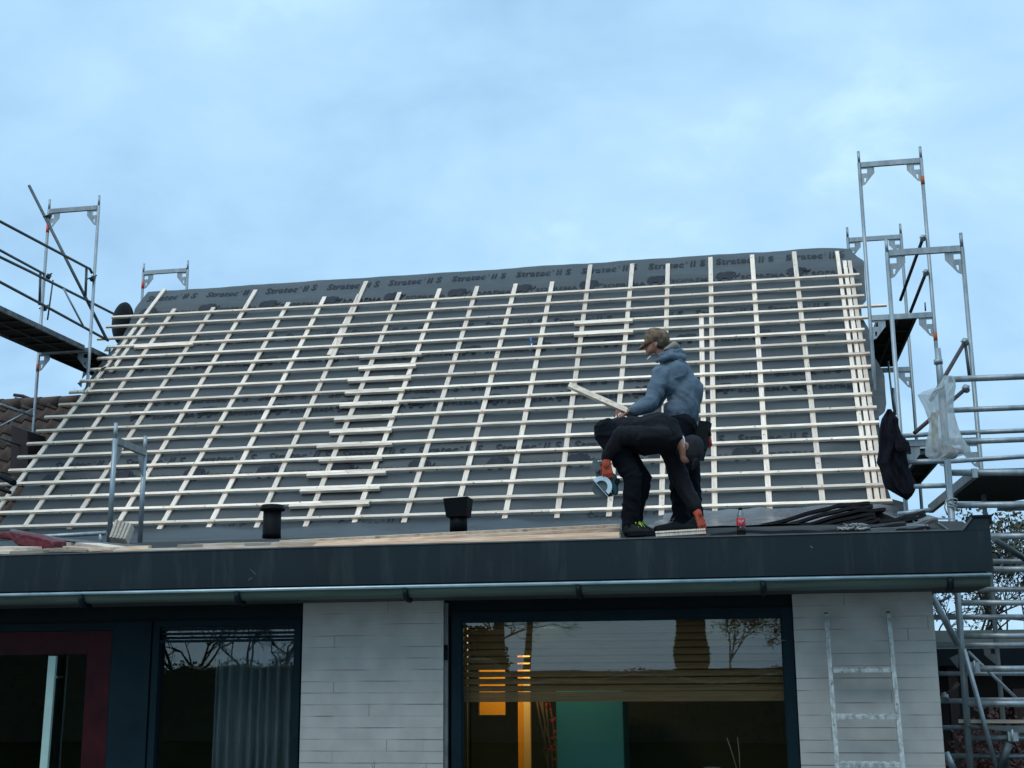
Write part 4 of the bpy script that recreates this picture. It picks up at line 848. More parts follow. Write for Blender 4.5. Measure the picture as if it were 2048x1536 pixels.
# ================================================================ SCAFFOLD ============================
def gusset(mb, corner, dx, sz=.17):
    """triangular plate with a square and a round hole, hanging in the corner (corner = inner corner, dx = +1/-1)"""
    c = Vector(corner); f = lambda x, z: c+Vector((dx*x, 0, -z))
    pieces = [[(0, 0), (sz, 0), (sz, .022), (0, .022)], [(.075, .022), (sz, .022), (sz, .085), (.075, .085)], [(0, .085), (sz, .085), (.115, .15), (0, .15)], [(0, .15), (.03, .15), (.03, .21), (0, .21)], [(.06, .15), (.115, .15), (.045, .24), (.045, .21)], [(0, .21), (.045, .21), (.045, .24), (0, .26)]]
    for p in pieces: mb.prism([f(x, z)+Vector((0, -.004, 0)) for x, z in p], (0, .008, 0))
def scaffold_frame(label, xl, xr, Y, ztop, zbot, tr, bands=(), along=(1, 0, 0), sleeve=None, ltop=None):
    A = Vector((xl, Y, 0)); d = Vector(along).normalized(); W = xr-xl; Bp = A+d*W
    t = thing('scaffold', (A.x, A.y, zbot), label, 'scaffold frame', 'galvanised scaffold frames around the roof')
    for i, (p, zt_) in enumerate(((A, ltop or ztop), (Bp, ztop))):
        mb = MB(); mb.tube((p.x, p.y, zbot), (p.x, p.y, zt_-.17), .0245, seg=14); mb.tube((p.x, p.y, zt_-.175), (p.x, p.y, zt_), .019, seg=12); mb.build('post', M['galv'], t)
    for z in tr:
        mb = MB(); mb.beam((A.x+d.x*.02, A.y+d.y*.02, z-.035), (Bp.x-d.x*.02, Bp.y-d.y*.02, z-.035), .045, .07, (0, 0, 1)); mb.build('transom', M['galv'], t)
        if abs(d.x) > .5:
            for p, s_ in ((A, 1), (Bp, -1)): mb = MB(); gusset(mb, (p.x+s_*.022, p.y, z-.037), s_); mb.build('gusset', M['galv'], t)
    for (side, z, m) in bands:
        p = A if side == 0 else Bp; mb = MB(); mb.tube((p.x, p.y, z-.06), (p.x, p.y, z+.06), .0256, seg=14); mb.build('band', M[m], t)
    return t
def clampat(mb, p, r=.034): mb.tube(p+Vector((0, -r, -r*.8)), p+Vector((0, r, r*.8)), r*1.05, r*.9, seg=10); mb.tube(p+Vector((-r*.3, 0, -r)), p+Vector((r*.3, 0, r)), r*1.0, seg=10); mb.tube(p+Vector((-.05, -r, .0)), p+Vector((.02, -r-.01, .01)), .008, seg=6)
def tube(label, a, c, r=.024, m='galv', name='scaffold_tube', ends=False, grp='scaffold tubes', cat='tube'):
    t = thing(name, a, label, cat, grp); mb = MB(); mb.tube(a, c, r, seg=12); mb.build('pipe', M[m], t)
    if ends:
        for p in ends: mb = MB(); clampat(mb, Vector(p)); mb.build('coupler', M['galv'], t)
    return t
YR1, YR2, YR3, YLA, YLB = 17.1, 14.5, 20.1, 17.8, 20.5
z_ = lambda u, v, Y: P(u, v, Y).z
x_ = lambda u, v, Y: P(u, v, Y).x
scaffold_frame('tall scaffold frame at right rising highest above the ridge, with an orange band', x_(1729, 480, YR1), x_(1855, 480, YR1), YR1, z_(1843, 293, YR1), z_(1880, 1080, YR1), [z_(1780, 326, YR1), z_(1805, 633, YR1), z_(1825, 890, YR1)], [(1, z_(1846, 361, YR1), 'bandorange'), (1, z_(1869, 673, YR1), 'bandorange')])
scaffold_frame('scaffold frame at right nearest the viewer, top bar level with the roof ridge', x_(1781, 600, YR2), x_(1933, 600, YR2), YR2, z_(1922, 466, YR2), .0, [z_(1850, 502, YR2), z_(1860, 885, YR2)], [], ltop=z_(1772, 477, YR2))
scaffold_frame('scaffold frame at right farthest back, just peeping over the ridge end', x_(1697, 500, YR3), x_(1804, 500, YR3), YR3, z_(1798, 448, YR3), 1.2, [z_(1750, 477, YR3), z_(1822, 738, YR3)])
scaffold_frame('left scaffold frame with red bands standing next to the guardrails', x_(97, 437, YLA), x_(196, 437, YLA), YLA, z_(200, 391, YLA), 1.5, [z_(150, 419, YLA), z_(130, 703, YLA)], [(0, z_(99, 458, YLA), 'bandred'), (0, z_(75, 736, YLA), 'bandorange')])
scaffold_frame('small scaffold frame showing above the left end of the ridge', x_(287, 545, YLB), x_(375, 545, YLB), YLB, z_(378, 521, YLB), 2.0, [z_(333, 543, YLB)], [(0, z_(284, 571, YLB), 'bandred')])
# frame standing on the flat roof (runs away from the viewer)
fa = P(232, 846, 12.55); fc = P(291, 872, 13.3)
t = thing('scaffold', (fa.x, fa.y, roofz(fa.y)), 'low scaffold frame standing on the left of the flat roof in front of the battens', 'scaffold frame', 'galvanised scaffold frames around the roof')
for p in (fa, fc):
    mb = MB(); mb.tube((p.x, p.y, roofz(p.y)-.01), (p.x, p.y, p.z-.17), .027, seg=14); mb.tube((p.x, p.y, p.z-.175), (p.x, p.y, p.z), .021, seg=12); mb.build('post', M['galv'], t)
a, c = fa+Vector((0, 0, -.19)), fc+Vector((0, 0, -.19)); mb = MB(); mb.beam(a+Vector((0, 0, -.035)), c+Vector((0, 0, -.035)), .05, .075, (0, 0, 1)); mb.build('transom', M['galv'], t)
d = (c-a).normalized()
for q0, s_ in ((a, 1), (c, -1)):
    mb = MB(); o_ = q0+d*s_*.025; n_ = Vector((.006, 0, 0)); mb.prism([o_+Vector((0, 0, -.04)), o_+d*s_*.15+Vector((0, 0, -.04)), o_+d*s_*.13+Vector((0, 0, -.12)), o_+Vector((0, 0, -.28))], n_); mb.build('gusset', M['galv'], t)
# heavy post beside the roof corner with sleeve, carrying the level tubes
YT = 13.0; xt = x_(1901, 1010, YT)
t = thing('scaffold_post', (xt, YT, 0), 'thick grey scaffold post beside the flat roof corner with a rope tied round it', 'scaffold post')
mb = MB(); mb.tube((x_(1929, 1400, YT), YT, 0), (x_(1886, 800, YT), YT, z_(1886, 800, YT)), .031, seg=16); mb.build('pipe', M['galv'], t)
mb = MB(); mb.tube((x_(1886, 800, YT), YT, z_(1886, 800, YT)), (x_(1875, 697, YT), YT, z_(1875, 697, YT)), .031, seg=16); mb.tube((x_(1877, 728, YT), YT, z_(1877, 728, YT)), (x_(1876, 719, YT), YT, z_(1876, 719, YT)), .043, seg=16); mb.build('sleeve', M['galv'], t)
ro = MB()
for v in (1002, 1010, 1016): 
    c = P(1905, v, YT); ro.path([c+Vector((.045*math.cos(k), .045*math.sin(k), .02*math.sin(k*1.0+v))) for k in [i*.7 for i in range(10)]], .008, 6)
ro.path([P(1893, 998, YT-.06), P(1889, 1015, YT-.07), P(1895, 1030, YT-.06)], .007, 6); tag(ro.build('rope', M['rubberhose']), 'grey rope knotted round the thick post above the roof corner', 'rope')
ORD = ['uppermost', 'second', 'third', 'fourth', 'fifth', 'sixth', 'seventh']
for i, (u0, v0, u1, v1, Y, r_) in enumerate(((1897, 759, 2120, 750, 13.06, .031), (1895, 821, 2120, 812, 13.06, .027), (1896, 885, 2120, 876, 13.06, .027), (1898, 923, 2120, 908, 13.6, .024), (1897, 945.5, 2120, 945, 13.06, .032), (1903, 1010.5, 2120, 1008, 13.06, .032))):
    tube(f'level grey tube right of the thick post above the roof corner, {ORD[i]} from the top', P(u0, v0, Y), P(u1, v1, Y), r_, grp='level tubes at the right edge')
for (u0, v0, u1, v1, Y, r_, lb) in ((1806, 872, 1868, 868, 14.45, .026, 'short level tube just right of the hanging jacket, at its shoulder height'), (1815, 924, 1890, 922, 14.2, .028, 'level tube passing behind the hanging jacket halfway down'), (1828, 973, 1892, 971, 14.0, .026, 'short level tube beside the lower hem of the hanging jacket'), (1795, 1028, 1862, 1020, 13.8, .024, 'low level tube ending at the sloping deck beam behind the strips'),
    (1920, 866, 2120, 858, 14.5, .026, 'level tube behind the plastic bag, farther back than its neighbours'), (1995, 1018, 2120, 1016, 15, .024, 'thin level tube right above the roof corner far behind')):
    tube(lb, P(u0, v0, Y), P(u1, v1, Y), r_, grp='level tubes at the right edge')
LOW = [(1978, 1073, 13.06, .032), (1985, 1123, 13.4, .027), (1978, 1139, 13.06, .030), (1955, 1179, 13.4, .027), (1918, 1206, 13.06, .028), (1862, 1234.5, 13.6, .027), (1923, 1272, 13.06, .028), (1869, 1290, 13.6, .027), (1930, 1337.5, 13.06, .030), (1879, 1347, 14.4, .024), (1879, 1402, 14.4, .027), (1934, 1399, 13.4, .02), (1935, 1407.5, 13.0, .031), (1886, 1455, 14.4, .024), (1941, 1475, 13.06, .030), (1897, 1512, 13.8, .027)]
WH = ['level with the top of the dark fascia', 'level with the middle of the fascia', 'level with the gutter line', 'just under the gutter end', 'level with the top of the brick pier', 'starting at the brick corner, uppermost there', 'across the tree branches low down', 'in front of the dark shed edge', 'crossing over the white gusset plate', 'deep in shade starting at the wall below the shed eaves', 'in shade halfway down beside the ladder wall', 'slim and doubled just above a thicker one', 'thick and doubled halfway down at right', 'starting behind the wall at the height of the lower board deck', 'thick, just below the lower board deck', 'lowest of all near the bottom of the picture']
for (u0, v0, Y, r_), lb in zip(LOW, WH):
    sl = -.012*(1290-v0)/200 if v0 < 1290 else 0
    tube('level grey tube at the right edge, '+lb.replace('deep in shade starting at the wall below', 'in shade below').replace('starting behind the wall at the height of', 'at the height of'), P(u0, v0, Y), P(2120, v0+(2120-u0)*sl, Y), r_, grp='level tubes at the right edge')
for (a, c, Y0, Y1_, r_, m, lb) in (
    ((1862, 1188), (1915, 1288), 12.2, 12.6, .031, 'galv', 'sloping thick tube running down from under the right roof corner'),
    ((1928, 1298), (1994, 1540), 12.9, 12.9, .022, 'galv', 'long steep slanting tube right of the thick lower post'),
    ((1936, 1303), (2032, 1396), 13.5, 13.5, .016, 'galv', 'thin slanting rod crossing behind the lower level tubes'),
    ((1892, 1505), (1908, 1540), 12.5, 12.5, .03, 'galv', 'short slanting tube at the foot of the brick corner'),
    ((1890, 1394), (1917, 1366), 14, 14, .022, 'rust', 'short brownish brace in the shade right of the brick corner'),
    ((1868, 1210), (1902, 1192), 14, 14, .014, 'galvdark', 'thin twig-like rod under the right end of the soffit'),
    ((2018, 1486), (1998, 1540), 12.9, 12.9, .036, 'galvdark', 'dark stout tube leaning at the lower right corner'),
    ((1988, 1078), (2060, 1124), 12.9, 13.4, .03, 'galvdark', 'sloping dark beam right of the roof corner'),
    ((1846, 476), (1801, 600), 17.05, 18.6, .022, 'rust', 'upper rusty diagonal brace on the tall right frame'),
    ((1852, 545), (1821, 624), 17.05, 17.9, .022, 'rust', 'lower rusty diagonal brace on the tall right frame'),
    ((1930, 684), (1862, 800), 14.45, 13.9, .022, 'rust', 'rusty diagonal brace running down left behind the plastic bag'),
    ((1931, 690), (1939, 755), 14.45, 14.45, .017, 'galvdark', 'short near upright dark tube right of the upper rusty brace end'),
    ((1932, 777), (1829, 866), 14.45, 14.0, .022, 'rust', 'rusty brace passing behind the plastic bag towards the jacket'),
    ((1776, 722), (1787, 818), 18.5, 18.5, .014, 'galv', 'thin upright rod behind the loose membrane edge'),
    ((1786, 776), (1790, 830), 18.5, 18.5, .022, 'galv', 'short upright tube just above the hanging jacket'),
    ((1850, 605), (1851, 622), 17.0, 17.0, .010, 'galvdark', 'tiny pin standing on the upper right deck'),
    ((58, 371), (214, 680), 17.72, 18.0, .024, 'galvdark', 'long dark diagonal tube crossing the left scaffold frame'),
    ((127, 577), (168, 655), 16.9, 17.3, .015, 'galv', 'thin light diagonal strut under the left guardrails'),
    ((95, 640), (106, 560), 17.0, 17.0, .012, 'galvdark', 'thin upright of the outer left guardrail'),
    ((0, 808), (65, 832), 16.6, 17.2, .018, 'galv', 'sloping tube in front of the neighbouring tiled roof'),
    ((66, 818), (-10, 858), 17.2, 16.9, .014, 'galv', 'thin rising strut in front of the neighbouring tiled roof'),
    ((-4, 874), (60, 898), 16.6, 17.2, .016, 'galvdark', 'lower sloping tube in front of the neighbouring tiled roof')):
    tube(lb, P(*a, Y0), P(*c, Y1_), r_, m, name='brace', grp='scaffold braces', cat='brace', ends=[P(*a, Y0)] if r_ in (.022,) and m == 'rust' else False)
# left guardrails running towards the viewer
Xo, Xi = x_(97, 437, YLA), x_(196, 437, YLA)
def rail(pts, X, lb, r_=.021, m='galvdark', posts=()):
    q_ = [PX(u, v, X) for u, v in pts]; t = thing('guardrail', q_[0], lb, 'guardrail', 'left guardrails'); mb = MB(); mb.path(q_, r_, 10); mb.build('rail', M[m], t)
    for (a, c) in posts: mb = MB(); mb.tube(PX(*a, X), PX(*c, X), r_, seg=10); mb.build('upright', M[m], t)
rail([(-60, 411), (174, 535), (180, 538), (184, 546)], Xi-.03, 'uppermost guardrail of the left scaffold with curved end', posts=[((173, 537), (171, 592))])
rail([(-60, 468), (88, 548)], Xo, 'second guardrail, ending at the outer left post', posts=[((81, 546), (79, 610))])
rail([(-60, 485), (60, 543), (226, 627)], Xi-.06, 'third guardrail of the left scaffold reaching the round dish')
rail([(-60, 532), (92, 613), (216, 681)], Xi-.03, 'lowest guardrail of the left scaffold')
for (u, v, X, lb) in ((98, 433, Xo, 'clamp at the top of the outer left post'), (186, 557, Xi, 'clamp on the inner left post'), (97, 553, Xo, 'clamp on the outer left post at second guardrail'), (90, 616, Xo, 'clamp on the outer left post at the lowest guardrail')):
    p = PX(u, v, X); mb = MB(); clampat(mb, p, .036); mb.tube(p+Vector((-.07, -.05, -.02)), p+Vector((.09, -.05, .03)), .011, seg=6); tag(mb.build('clamp', M['galvdark']), 'dark '+lb, 'clamp', 'scaffold clamps')
# decks
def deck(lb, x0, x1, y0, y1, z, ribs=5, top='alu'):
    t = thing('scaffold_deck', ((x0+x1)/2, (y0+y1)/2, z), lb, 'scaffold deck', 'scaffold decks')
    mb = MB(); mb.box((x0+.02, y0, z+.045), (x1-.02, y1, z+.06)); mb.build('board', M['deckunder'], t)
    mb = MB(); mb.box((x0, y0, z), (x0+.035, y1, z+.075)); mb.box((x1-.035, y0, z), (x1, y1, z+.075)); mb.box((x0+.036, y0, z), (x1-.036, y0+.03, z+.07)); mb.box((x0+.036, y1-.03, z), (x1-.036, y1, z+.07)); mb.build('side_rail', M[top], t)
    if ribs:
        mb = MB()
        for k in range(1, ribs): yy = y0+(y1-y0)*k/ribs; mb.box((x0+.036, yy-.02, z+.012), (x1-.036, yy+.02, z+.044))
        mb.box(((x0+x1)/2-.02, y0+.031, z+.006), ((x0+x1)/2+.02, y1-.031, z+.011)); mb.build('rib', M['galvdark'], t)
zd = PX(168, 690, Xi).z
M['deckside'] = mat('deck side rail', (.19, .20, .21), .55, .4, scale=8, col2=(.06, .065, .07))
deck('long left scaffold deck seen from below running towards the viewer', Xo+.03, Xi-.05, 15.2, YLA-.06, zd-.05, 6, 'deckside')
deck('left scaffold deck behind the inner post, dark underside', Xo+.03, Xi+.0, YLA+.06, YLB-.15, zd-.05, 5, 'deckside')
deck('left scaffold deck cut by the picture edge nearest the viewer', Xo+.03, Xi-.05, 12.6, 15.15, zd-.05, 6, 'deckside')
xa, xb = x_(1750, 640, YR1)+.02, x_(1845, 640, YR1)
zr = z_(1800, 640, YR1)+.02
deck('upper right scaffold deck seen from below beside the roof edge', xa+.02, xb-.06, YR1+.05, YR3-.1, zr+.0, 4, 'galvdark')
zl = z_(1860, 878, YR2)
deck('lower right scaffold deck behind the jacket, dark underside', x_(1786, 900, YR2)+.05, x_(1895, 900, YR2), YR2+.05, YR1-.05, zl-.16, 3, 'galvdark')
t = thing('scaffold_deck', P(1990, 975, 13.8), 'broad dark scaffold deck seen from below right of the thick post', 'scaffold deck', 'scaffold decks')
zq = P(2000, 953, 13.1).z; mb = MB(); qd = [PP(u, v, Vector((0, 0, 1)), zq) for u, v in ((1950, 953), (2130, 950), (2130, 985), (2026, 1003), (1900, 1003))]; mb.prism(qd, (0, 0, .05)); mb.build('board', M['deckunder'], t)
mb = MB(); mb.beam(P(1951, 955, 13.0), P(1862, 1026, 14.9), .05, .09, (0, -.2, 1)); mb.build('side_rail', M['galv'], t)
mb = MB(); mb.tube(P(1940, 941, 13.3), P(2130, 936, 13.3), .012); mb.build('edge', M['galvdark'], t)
t = thing('scaffold_deck', P(1990, 1455, 13), 'pale plank deck low at the right edge among the level tubes', 'scaffold deck', 'scaffold decks')
mb = MB(); mb.hexa([P(1917, 1446, 13.0), P(2130, 1447, 13.0), P(2130, 1449, 15), P(1925, 1448, 15)], [P(1917, 1441, 13.0)+Vector((0, 0, .01)), P(2130, 1442, 13.0)+Vector((0, 0, .01)), P(2130, 1446, 15), P(1925, 1446, 15)]); mb.build('board', M['greywood'], t)
mb = MB(); mb.prism([P(1920, 1451, 12.95), P(2040, 1466, 12.95), P(2130, 1466, 12.95), P(2130, 1452, 12.95)], (0, .05, 0)); mb.build('side_plate', M['greysheet'], t)
for pts, lb in (([(1967, 1297), (1981, 1298), (1982, 1307), (1995, 1309), (1995, 1332), (1969, 1310)], 'pale gusset plate on the shaded post right of the lower tubes'), ([(1899, 1316), (1917, 1308), (1917, 1338)], 'pale gusset plate left of the thick lower post')):
    mb = MB(); mb.prism([P(u, v, 14.35) for u, v in pts], (0, .008, 0)); tag(mb.build('gusset_plate', M['greysheet']), lb, 'bracket', 'loose gussets')
for (u, v, lb) in ((1948, 1334, 'coupler on the tube below the shed edge'), (2024, 1472, 'coupler on the thick tube at the lower right')):
    mb = MB(); p = P(u, v, 12.98); mb.box(p-Vector((.04, .03, .045)), p+Vector((.05, .01, .045))); mb.tube(p+Vector((-.01, -.04, -.05)), p+Vector((.0, -.04, .06)), .012, seg=6); tag(mb.build('clamp', M['galv']), 'grey '+lb, 'clamp', 'scaffold clamps')
def drape(rows, Y, depth, fold, fs, seed=0, nu=26, sub=5):
    bm = bmesh.new(); fine = []
    for (v0, a0, b0_), (v1, a1, b1_) in zip(rows, rows[1:]):
        for k in range(sub): t = k/sub; fine.append((v0+(v1-v0)*t, a0+(a1-a0)*t, b0_+(b1_-b0_)*t))
    fine.append(rows[-1]); F_, B_ = [], []
    for j, (v, a, b_) in enumerate(fine):
        fr, ba = [], []
        for i in range(nu+1):
            x = i/nu; u = a+(b_-a)*x; e_ = math.sin(math.pi*x)**.6; w_ = min(1, (b_-a)/40)
            n_ = noise.noise(Vector((x*fs+seed, v*.012, seed)))+.5*noise.noise(Vector((x*fs*2.3, v*.03, seed+5)))
            fr.append(bm.verts.new(P(u, v, Y-(depth*w_+fold*n_)*e_))); ba.append(bm.verts.new(P(u, v, Y+(depth*w_+fold*n_)*e_+.004)))
        F_.append(fr); B_.append(ba)
    for G in (F_, B_):
        for A, B in zip(G, G[1:]):
            for i in range(nu): bm.faces.new((A[i], A[i+1], B[i+1], B[i])).smooth = True
    for j in range(len(fine)-1):
        for q in (0, nu): bm.faces.new((F_[j][q], F_[j+1][q], B_[j+1][q], B_[j][q])).smooth = True
    for q in (0, -1):
        for i in range(nu): bm.faces.new((F_[q][i], F_[q][i+1], B_[q][i+1], B_[q][i]))
    bmesh.ops.recalc_face_normals(bm, faces=bm.faces); me = bpy.data.meshes.new('d'); bm.to_mesh(me); bm.free(); return me
# ================================================================ JACKET, BAG ============================
yj = 14.2
jp = lambda u, v, d=0: P(u, v, yj+d)
me = drape([(818, 1775, 1782), (828, 1769, 1789), (838, 1763, 1797), (850, 1760, 1797), (868, 1758, 1803), (884, 1758, 1817), (894, 1757, 1821), (902, 1757, 1813), (914, 1755, 1814), (926, 1753, 1816), (936, 1759, 1818), (952, 1763, 1825), (966, 1766, 1832), (976, 1770, 1832), (984, 1784, 1829), (992, 1798, 1824), (1000, 1812, 1816)], 14.2, .07, .10, 4.2, 3)
me.materials.append(mat('black cloth', (.009, .009, .014), .9, scale=6, col2=(.005, .005, .009), bump=.4, bscale=14, spec=.15)); jc = link('jacket', me)
me = drape([(870, 1792, 1800), (884, 1790, 1818), (896, 1790, 1821), (903, 1795, 1820)], 14.07, .05, .03, 4, 9); me.materials.append(MATS['black cloth']); link('sleeve', me, jc)
tag(jc, 'black jacket hanging from a scaffold post right of the battened roof', 'jacket')
yb_ = 12.75; bp = lambda u, v, d=0: P(u, v, yb_+d)
bagt = thing('plastic_bag', bp(1890, 918), 'clear plastic rubbish bag tied to the scaffold post with scraps in its bottom', 'plastic bag')
me = drape([(751, 1889, 1904), (762, 1882, 1911), (774, 1874, 1912), (783, 1846, 1910), (790, 1835, 1909), (800, 1840, 1908), (815, 1848, 1907), (835, 1855, 1911), (852, 1859, 1916), (868, 1856, 1922), (884, 1852, 1931), (897, 1850, 1941), (905, 1850, 1943), (912, 1851, 1922), (919, 1862, 1893)], 12.75, .09, .09, 5, 21)
me.materials.append(M['film']); link('bag_film', me, bagt)
soft('scraps', [(bp(1872, 905), bp(1905, 907), .045, .05), (bp(1905, 903), bp(1925, 903), .035, .02), (bp(1880, 893), bp(1900, 897), .03, .03)], .012, mat('scraps', (.22, .2, .18), .8, scale=14, col2=(.05, .035, .03)), bagt, 1, .01, 12)
mb = MB(); mb.beam(bp(1870, 890, .03), bp(1868, 826, .03), .06, .03, (0, -1, 0)); mb.build('scraps', mat('brown card', (.25, .2, .08), .8), bagt)
# ================================================================ LADDER ============================
lt_ = thing('ladder', (P(1730, 1536, 10.7).x, 10.4, .0), 'white wooden ladder with peeling paint leaning on the brick pier under the roof', 'ladder')
YLT, YLB2 = YW-.045, YW-.30
for (u0, v0, u1, v1) in ((1652, 1231, 1674, 1536), (1776, 1229, 1805, 1536)):
    a = P(u0, v0, YLT); c = P(u1, v1, YLB2); e_ = a+(c-a)*(a.z/(a.z-c.z)) if a.z-c.z > 0 else c
    mb = MB(); mb.beam(e_, a, .034, .055, (0, -1, 0)); mb.build('stile', M['ladder'], lt_)
    mb = MB(); mb.beam(a, a+(a-c).normalized()*.012, .028, .05, (0, -1, 0)); mb.build('stile_cap', M['black'], lt_)
A0, A1, C0, C1 = P(1652, 1231, YLT), P(1674, 1536, YLB2), P(1776, 1229, YLT), P(1805, 1536, YLB2)
for k in range(5):
    f = (1347-1231)/305*1.0+k*.303; a = A0.lerp(A1, f); c = C0.lerp(C1, f); a.z = c.z = (a.z+c.z)/2; o_ = Vector((.018, 0, 0))
    if a.z < .05: continue
    mb = MB(); mb.beam(a+o_+Vector((0, -.04, 0)), c-o_+Vector((0, -.04, 0)), .06, .030, (0, -.25, 1)); mb.build('rung', M['ladder'], lt_)
# ================================================================ NEIGHBOUR, SHED, TREES ============================
nb = thing('neighbouring_house', (-14, 18, 0), 'neighbouring house with brown clay pantiles behind the left scaffold', 'house')
XN1 = RP(150, 800).x-.1; NB0 = P(20, 955, 16.2); NR = RP(60, 803)   # shares the pitch, lower ridge
HN = -1.15; sN0, sN1 = .9, (RP(60, 806, HN)-Vector((0, EAVE.y, EAVE.z))-PN*HN-Vector((RP(60, 806, HN).x, 0, 0))).dot(SD); mb = MB()
ncx, ncy = 28, 9; XN0 = XN1-6.5; pitch_w = .23; nco = int((XN1-XN0)/pitch_w)
for r_ in range(int((sN1-sN0)/.34)+1):
    s0, s1 = sN0+r_*.34, min(sN0+(r_+1)*.34+.03, sN1)
    if s1 <= s0: continue
    top, bot = [], []
    for i in range(nco*6+1):
        x = XN0+i*pitch_w/6; h = .035*math.sin(i/6*2*math.pi)+.012*math.sin(i/6*4*math.pi)
        bot.append(mb.b.verts.new(RS(x, s0, HN+.045+h))); top.append(mb.b.verts.new(RS(x, s1, HN+.012+h)))
    for i in range(nco*6): mb.b.faces.new((bot[i], bot[i+1], top[i+1], top[i])).smooth = True
    low = [mb.b.verts.new(v.co-PN*.035) for v in bot]
    for i in range(nco*6): mb.b.faces.new((low[i], low[i+1], bot[i+1], bot[i]))
mb.build('tiled_roof', M['tile'], nb)
mb = MB(); rr0 = RS(XN0, sN1, HN+.03); rr1 = RS(XN1, sN1, HN+.03)
k = 0; x = XN0
while x < XN1: mb.tube((x, rr0.y, rr0.z-.05), (min(x+.36, XN1), rr0.y, rr0.z-.05), .11, .12, seg=14); x += .35
mb.build('ridge_tiles', M['tile'], nb)
mb = MB(); a0_ = RS(XN0, .1, HN-.05); mb.prism([RS(XN0, .1, HN-.03), RS(XN0, sN1, HN-.03), Vector((XN0, 22, 3)), Vector((XN0, 22, 0)), Vector((XN0, a0_.y+.3, 0)), Vector((XN0, a0_.y+.3, a0_.z-.05))], (XN1-XN0, 0, 0)); mb.build('wall', M['shed'], nb)
mb = MB(); mb.tube(P(-40, 930, 16.4), P(28, 966, 15.7), .04); mb.tube(P(-60, 955, 16.2), P(20, 985, 15.4), .025); mb.build('gutter', M['tealdark'], nb)
mb = MB(); mb.prism([P(24, 850, 17.0), P(55, 862, 17.0), P(56, 962, 17.0), P(20, 950, 17.0)], (0, .5, 0)); tag(mb.build('flue_casing', M['chim']), 'dark upright casing in front of the neighbouring tiled roof', 'flue')
ch_ = thing('chimney_cowl', P(50, 835, 20.3), 'dark rusty chimney cowl with loose cap on the neighbouring ridge', 'chimney')
c = P(50, 850, 20.3); mb = MB(); mb.box(c+Vector((-.16, 0, 0)), c+Vector((.16, .3, .28))); mb.build('stack', M['chim'], ch_)
mb = MB()
for k in range(5): mb.tube(P(32+k*8, 822, 20.3), P(34+k*8, 800, 20.3), .015, seg=6)
mb.path([P(28, 790, 20.3), P(45, 792, 20.3), P(68, 801, 20.3), P(80, 803, 20.3)], .03, 8); mb.path([P(30, 797, 20.3), P(60, 803, 20.3), P(78, 808, 20.3)], .025, 8); mb.beam(P(27, 812, 20.3), P(72, 818, 20.3), .2, .05, (0, 0, 1)); mb.build('cowl', M['chim'], ch_)
# loose flashing and leaves at the left verge
mb = MB(); 
for k in range(26):
    p = RP(random.uniform(150, 235), 0) if False else P(random.uniform(196, 236)-(k % 13)*4.5, 700+(k % 13)*7.5+random.uniform(-6, 6), 17.3); mb.face([p+Vector((random.uniform(-.07, .07), random.uniform(-.05, .05), random.uniform(-.07, .07))) for _ in range(3)])
tag(mb.build('torn_flashing', mat('torn flashing', (.10, .10, .10), .6, scale=9, col2=(.03, .035, .03)), fixn=False), 'torn scraps of old flashing along the left roof verge', 'flashing', kind='stuff')
# shed
sh = thing('shed', (P(1960, 1300, 19).x+.4, 20, 0), 'dark wooden shed with mossy roof edge behind the right scaffold', 'shed'); X0s, X1s = P(1840, 1400, 19).x, P(1840, 1400, 19).x+5
zt_ = P(1980, 1262, 19).z; ze = P(1980, 1300, 18.2).z
mb = MB(); mb.hexa([(X0s, 18.2, ze-.08), (X1s, 18.2, ze-.08), (X1s, 20.5, zt_-.06), (X0s, 20.5, zt_-.06)], [(X0s, 18.2, ze), (X1s, 18.2, ze), (X1s, 20.5, zt_+.05), (X0s, 20.5, zt_+.05)]); mb.build('roof', M['moss'], sh)
mb = MB(); mb.box((X0s, 18.16, ze-.2), (X1s, 18.198, ze+.02)); mb.build('fascia_board', M['tealdark'], sh)
mb = MB(); mb.box((X0s+.1, 18.8, 0), (X1s-.1, 18.9, ze)); mb.box((X0s+.3, 18.3, 0), (X0s+.42, 18.42, ze-.1)); mb.box((X0s+1.1, 18.3, 0), (X0s+1.9, 18.42, ze-.5)); mb.build('wall', M['shed'], sh)
mb = MB(); mb.box(P(1960, 1534, 17)+Vector((0, 0, -.3)), P(1975, 1524, 17)+Vector((.05, .2, 0))); tag(mb.build('crate', mat('yellow crate', (.45, .36, .03), .6)), 'small yellow crate at the bottom behind the right scaffold', 'crate')
